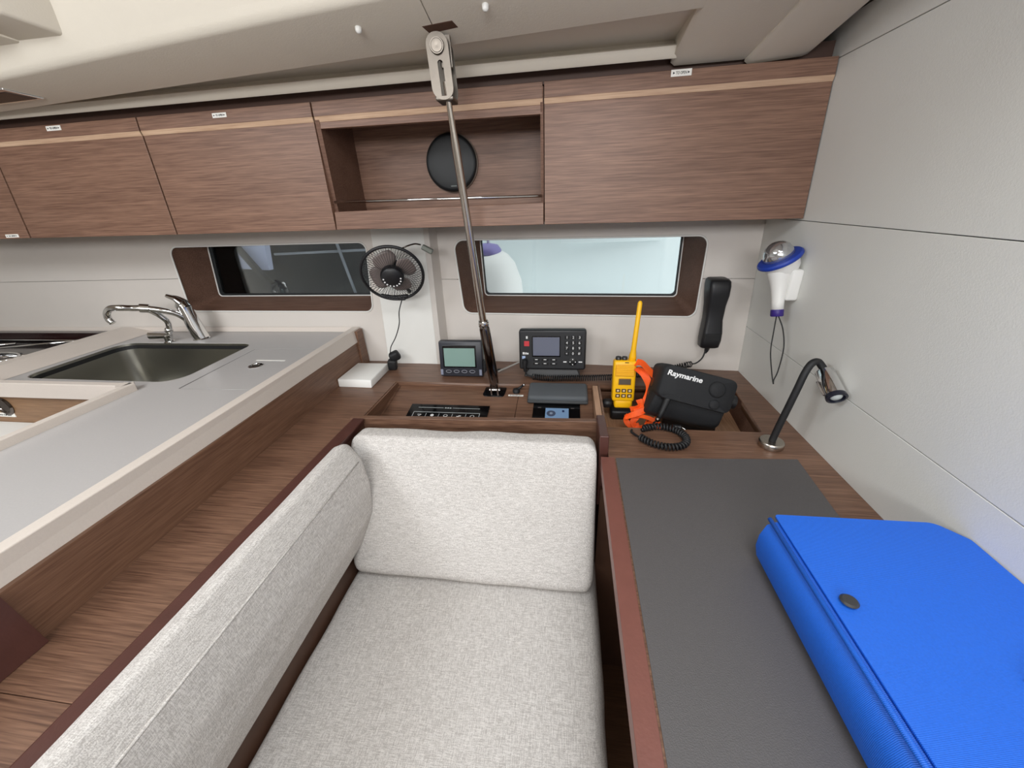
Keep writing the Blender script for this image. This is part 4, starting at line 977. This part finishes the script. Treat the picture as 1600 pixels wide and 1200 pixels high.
# microphone hung by the cover with coiled cord on the table
mc = thing('microphone_cable', (.2, .78, .75), 'thick black coiled cable curled on the table before the bin', 'cable')
MB().tube([(.240, .880, .800), (.246, .875, .812), (.252, .872, .820)], [.012, .013, .009], 16).build('plug_head', RUBBER, mc, smooth=True)
MB().tube(bez([(.250, .873, .818), (.243, .868, .800), (.232, .858, .775), (.224, .850, .758)], 6), [.0085]*10+[.0065]*9, 14).build('plug_body', RUBBER, mc, smooth=True) if False else MB().tube([(.250, .873, .818), (.243, .866, .798), (.233, .856, .775), (.224, .846, .757)], [.008, .008, .0065, .005], 14).build('plug_body', RUBBER, mc, smooth=True)
MB().lathe([(0, -.006), (.006, -.004), (.0075, 0), (.006, .004), (0, .006)], (.222, .845, .7585), (1, 0, 0), 16).build('ferrule', DCHROME, mc, smooth=True)
MB().tube(bez([(.222, .845, .757), (.212, .835, .754), (.206, .822, .756), (.200, .812, .757)], 6), .0022, 8).build('lead', RUBBER, mc, smooth=True)
main = bez([(.180, .800, .759), (.195, .806, .759), (.218, .810, .760), (.240, .804, .760), (.258, .790, .760), (.267, .768, .760), (.262, .745, .760), (.244, .730, .760), (.218, .727, .760), (.195, .735, .760), (.178, .750, .760), (.168, .765, .759)], 10)
MB().tube(coil(main, .0062, .002, .0072, 10), .0026, 6).build('coil', RUBBER, mc, smooth=True)
MB().tube(bez([(.168, .765, .757), (.160, .780, .754), (.154, .792, .754), (.156, .800, .754)], 6), .0026, 8).build('end_lead', RUBBER, mc, smooth=True)
MB().tube(bez([(.200, .806, .757), (.183, .800, .756), (.178, .797, .756)], 6), .0045, 8).build('collar', RUBBER, mc, smooth=True)
MB().tube([(.250, .815, .757), (.268, .812, .757)], .006, 10).build('end_plug', BLACK, mc, auto=40)
MB().tube([(.262, .820, .758), (.270, .813, .758), (.276, .803, .757)], .0013, 6).build('clip', CHROME, mc, smooth=True)

# reading lamp
lp = thing('reading_lamp', (.440, .762, .75), 'black gooseneck reading lamp with chrome head on the chart table', 'lamp')
MB().lathe([(.0235, 0), (.0245, .002), (.0245, .012), (.0225, .0145), (.010, .015), (0, .015)], (.440, .760, .7505), (0, 0, 1), 40).build('base', BASEM, lp, auto=40)
neck = bez([(.440, .760, .762), (.445, .760, .80), (.452, .760, .845), (.460, .762, .890), (.467, .766, .920), (.476, .770, .938), (.489, .774, .941), (.500, .771, .929)], 8)
MB().tube(neck, .0068, 16).build('gooseneck', RUBBER, lp, smooth=True)
h0 = Vector((.487, .760, .926)); 
h0 = Vector((.486, .757, .914)); h1 = Vector((.500, .735, .856)); 
h0 = Vector((.502, .766, .922)); h1 = Vector((.5010, .717, .897))
hd = (h1-h0).normalized()
MB().tube([h0-hd*.004, h0, h1-hd*.002, h1], [.012, .0165, .0165, .0165], 28).build('head', CHROME, lp, auto=50)
MB().lathe([(.0165, 0), (.0172, .003), (.0172, .007), (.0130, .0085), (.012, .004), (0, .003)], h1, hd, 28).build('lens_ring', mat('navy_ring', (30, 32, 44), .3), lp, auto=40)
MB().lathe([(.011, 0), (.008, .003), (0, .004)], h1+hd*.0035, hd, 20).build('lens', mat('frosted_lens', (205, 212, 210), .25), lp, smooth=True)
MB().tube([h0.lerp(h1, .35)+Vector((-.0185, 0, -.004)), h0.lerp(h1, .95)+Vector((-.0175, 0, -.003))], .0022, 8).build('switch_lever', CHROME, lp)

# lifebuoy light
lb_ = thing('lifebuoy_light', (.50, 1.02, 1.03), 'white rescue light with clear dome and blue ring on the bulkhead', 'light')
L0 = Vector((.476, 1.035, .985)); LA = Vector((.03, .17, 1)).normalized()
L0 = Vector((.491, .968, .982))
LA = (Vector((.486, .995, 1.085))-L0).normalized(); LR = Vector((-.50, -.02, .84)).normalized()
MB().lathe([(.012, 0), (.0135, .002), (.0135, .014), (.013, .016)], L0-LA*.004, LA, 24).build('end_cap', PURPLE, lb_, auto=40)
MB().lathe([(.0125, 0), (.013, .02), (.0155, .045), (.020, .068), (.026, .085), (.0265, .09)], L0+LA*.010, LA, 28).build('handle', WHITE, lb_, smooth=True)
LC = L0+LA*.122
MB().lathe([(.010, -.044), (.024, -.036), (.034, -.020), (.0375, 0), (.0375, .004)], LC, LR, 36).build('lower_bowl', WHITE, lb_, smooth=True)
MB().lathe([(.030, -.003), (.044, -.004), (.0465, -.001), (.0465, .003), (.044, .006), (.030, .007)], LC+LR*.004, LR, 40).build('ring', BLUER, lb_, auto=40)
MB().lathe([(.0315, 0), (.031, .012), (.0275, .023), (.020, .032), (.010, .037), (0, .038)], LC+LR*.008, LR, 32).build('dome', CLEARD, lb_, smooth=True)
MB().b2((.500, .965, 1.015), (.5255, .992, 1.085), .005, 3).build('bracket', WHITE, lb_, auto=50)
loop = bez([(.490, .966, .980), (.487, .955, .945), (.484, .940, .90), (.488, .920, .855), (.492, .908, .830), (.493, .912, .838), (.500, .918, .860), (.508, .935, .91), (.505, .953, .950), (.494, .966, .980)], 8)
MB().tube(loop, .0014, 7).build('cord_loop', RUBBER, lb_, smooth=True)

# ============================================================ BINDER
bi = thing('box_file', (.40, .3, .752), 'large royal blue box file lying on the charcoal leatherette', 'folder')
def bx(a, y, z): return Vector((a, y, z))
# case: lower tray with bowed spine
def bsec(y, k=1.0, xo=0.0):
    return [(.300, y, .7535), (.5215, y, .7535), (.5215, y, .822), (.298, y, .826), (.2875, y, .820), (.2815, y, .800), (.2810, y, .780), (.2860, y, .760)]
MB().loft([bsec(.452), bsec(.440), bsec(.3), bsec(.10), bsec(-.10)]).build('case', BLUEP, bi, auto=45)
LIDP = rpoly([(.2965, -.10), (.5225, -.10), (.5225, .437), (.500, .464), (.2995, .462)], [.003, .003, .01, .02, .004], 5)
lid_ = link_mesh('lid', plate_mesh(LIDP, [], .0035, lambda u, v, w: Vector((u, v, .8305+.0015*sin((u-.29)*12)+w))), BLUEP, bi)
MB().tube([(.2905, .455, .8285), (.2905, .2, .8290), (.2905, -.10, .8290)], .0030, 8).build('hinge_crease', BLUEP, bi, smooth=True)
MB().lathe([(.0085, 0), (.009, .001), (.007, .003), (0, .0034)], (.3165, .3285, .8335), (0, 0, 1), 28).build('snap_button', mat('snap_dark', (52, 52, 54), .35), lid_, auto=40)
MB().tube(bez([(.424, .262, .834), (.436, .258, .842), (.452, .250, .846), (.475, .236, .842), (.49, .228, .834)], 8), .0022, 8).build('wire_clip', CHROME, lid_, smooth=True)

# ============================================================ OUTSIDE THE WINDOWS
def hullrow(x, y0): return [(x, y0+.35, -1.0), (x, y0+.12, -.2), (x, y0, .5), (x, y0-.03, 1.1), (x, y0-.02, 2.2), (x, y0+1.6, 2.2), (x, y0+1.6, -1.0)]
wbt = thing('white_boat', (.8, 3.2, -1.0), 'white hull of the neighbouring boat filling the right window', 'boat')
MB().loft([hullrow(-.95, 2.75), hullrow(.5, 2.6), hullrow(3.5, 2.7)]).build('hull', HULLW, wbt, auto=50)
MB().b2((-.05, 2.555, 1.000), (.55, 2.57, 1.035), .002).build('reflection_stripe', HULLW, wbt)
dk = thing('dark_boat', (-3.2, 3.2, -1.0), 'dark hull and cabin of a boat behind the left window', 'boat')
MB().loft([hullrow(-7.0, 2.5), hullrow(-3.0, 2.6), hullrow(-1.15, 2.9)]).build('hull', HULLD, dk, auto=50)
MB().solid([(-2.52, 2.585, .90), (-2.14, 2.615, .87), (-2.10, 2.60, 1.13), (-2.50, 2.57, 1.13)], [(-2.52, 2.63, .90), (-2.14, 2.66, .87), (-2.10, 2.66, 1.13), (-2.50, 2.62, 1.13)]).build('cabin_window', mat('pale_window', (176, 182, 205), .3), dk)
MB().solid([(-2.38, 2.55, 1.14), (-2.34, 2.55, 1.14), (-2.12, 2.56, .78), (-2.16, 2.56, .78)], [(-2.38, 2.58, 1.14), (-2.34, 2.58, 1.14), (-2.12, 2.60, .78), (-2.16, 2.60, .78)]).build('diagonal_stay', HULLD, dk)
MB().tube([(-1.60, 2.60, 1.25), (-1.50, 2.62, .62)], .010, 8).build('stanchion', HULLG, dk, smooth=True)
MB().tube([(-2.05, 2.60, .98), (-1.25, 2.64, .99)], .008, 8).build('guard_rail', HULLG, dk, smooth=True)
MB().solid([(-1.95, 2.54, .58), (-1.42, 2.54, .58), (-1.42, 2.54, .70)], [(-1.95, 2.60, .58), (-1.42, 2.60, .58), (-1.42, 2.60, .70)]).build('toe_rail', HULLW, dk)
fe = thing('boat_fender', (-.43, 2.38, .3), 'white bulbous fender with purple eye at the left of the window', 'fender')
MB().lathe([(0, -.62), (.10, -.58), (.17, -.40), (.18, -.15), (.165, .02), (.13, .12), (.09, .17), (.055, .19)], (-.44, 2.34, .80), (0, 0, 1), 36).build('body', WHITE, fe, smooth=True)
MB().lathe([(.075, 0), (.072, .03), (.05, .055), (.02, .06), (0, .06)], (-.46, 2.33, .975), (.1, 0, 1), 24).build('eye', mat('purple_vinyl', (128, 118, 176), .35), fe, smooth=True)
MB().tube([(-.46, 2.33, 1.03), (-.48, 2.33, 2.2)], .008, 8).build('line', WHITE, fe, smooth=True)
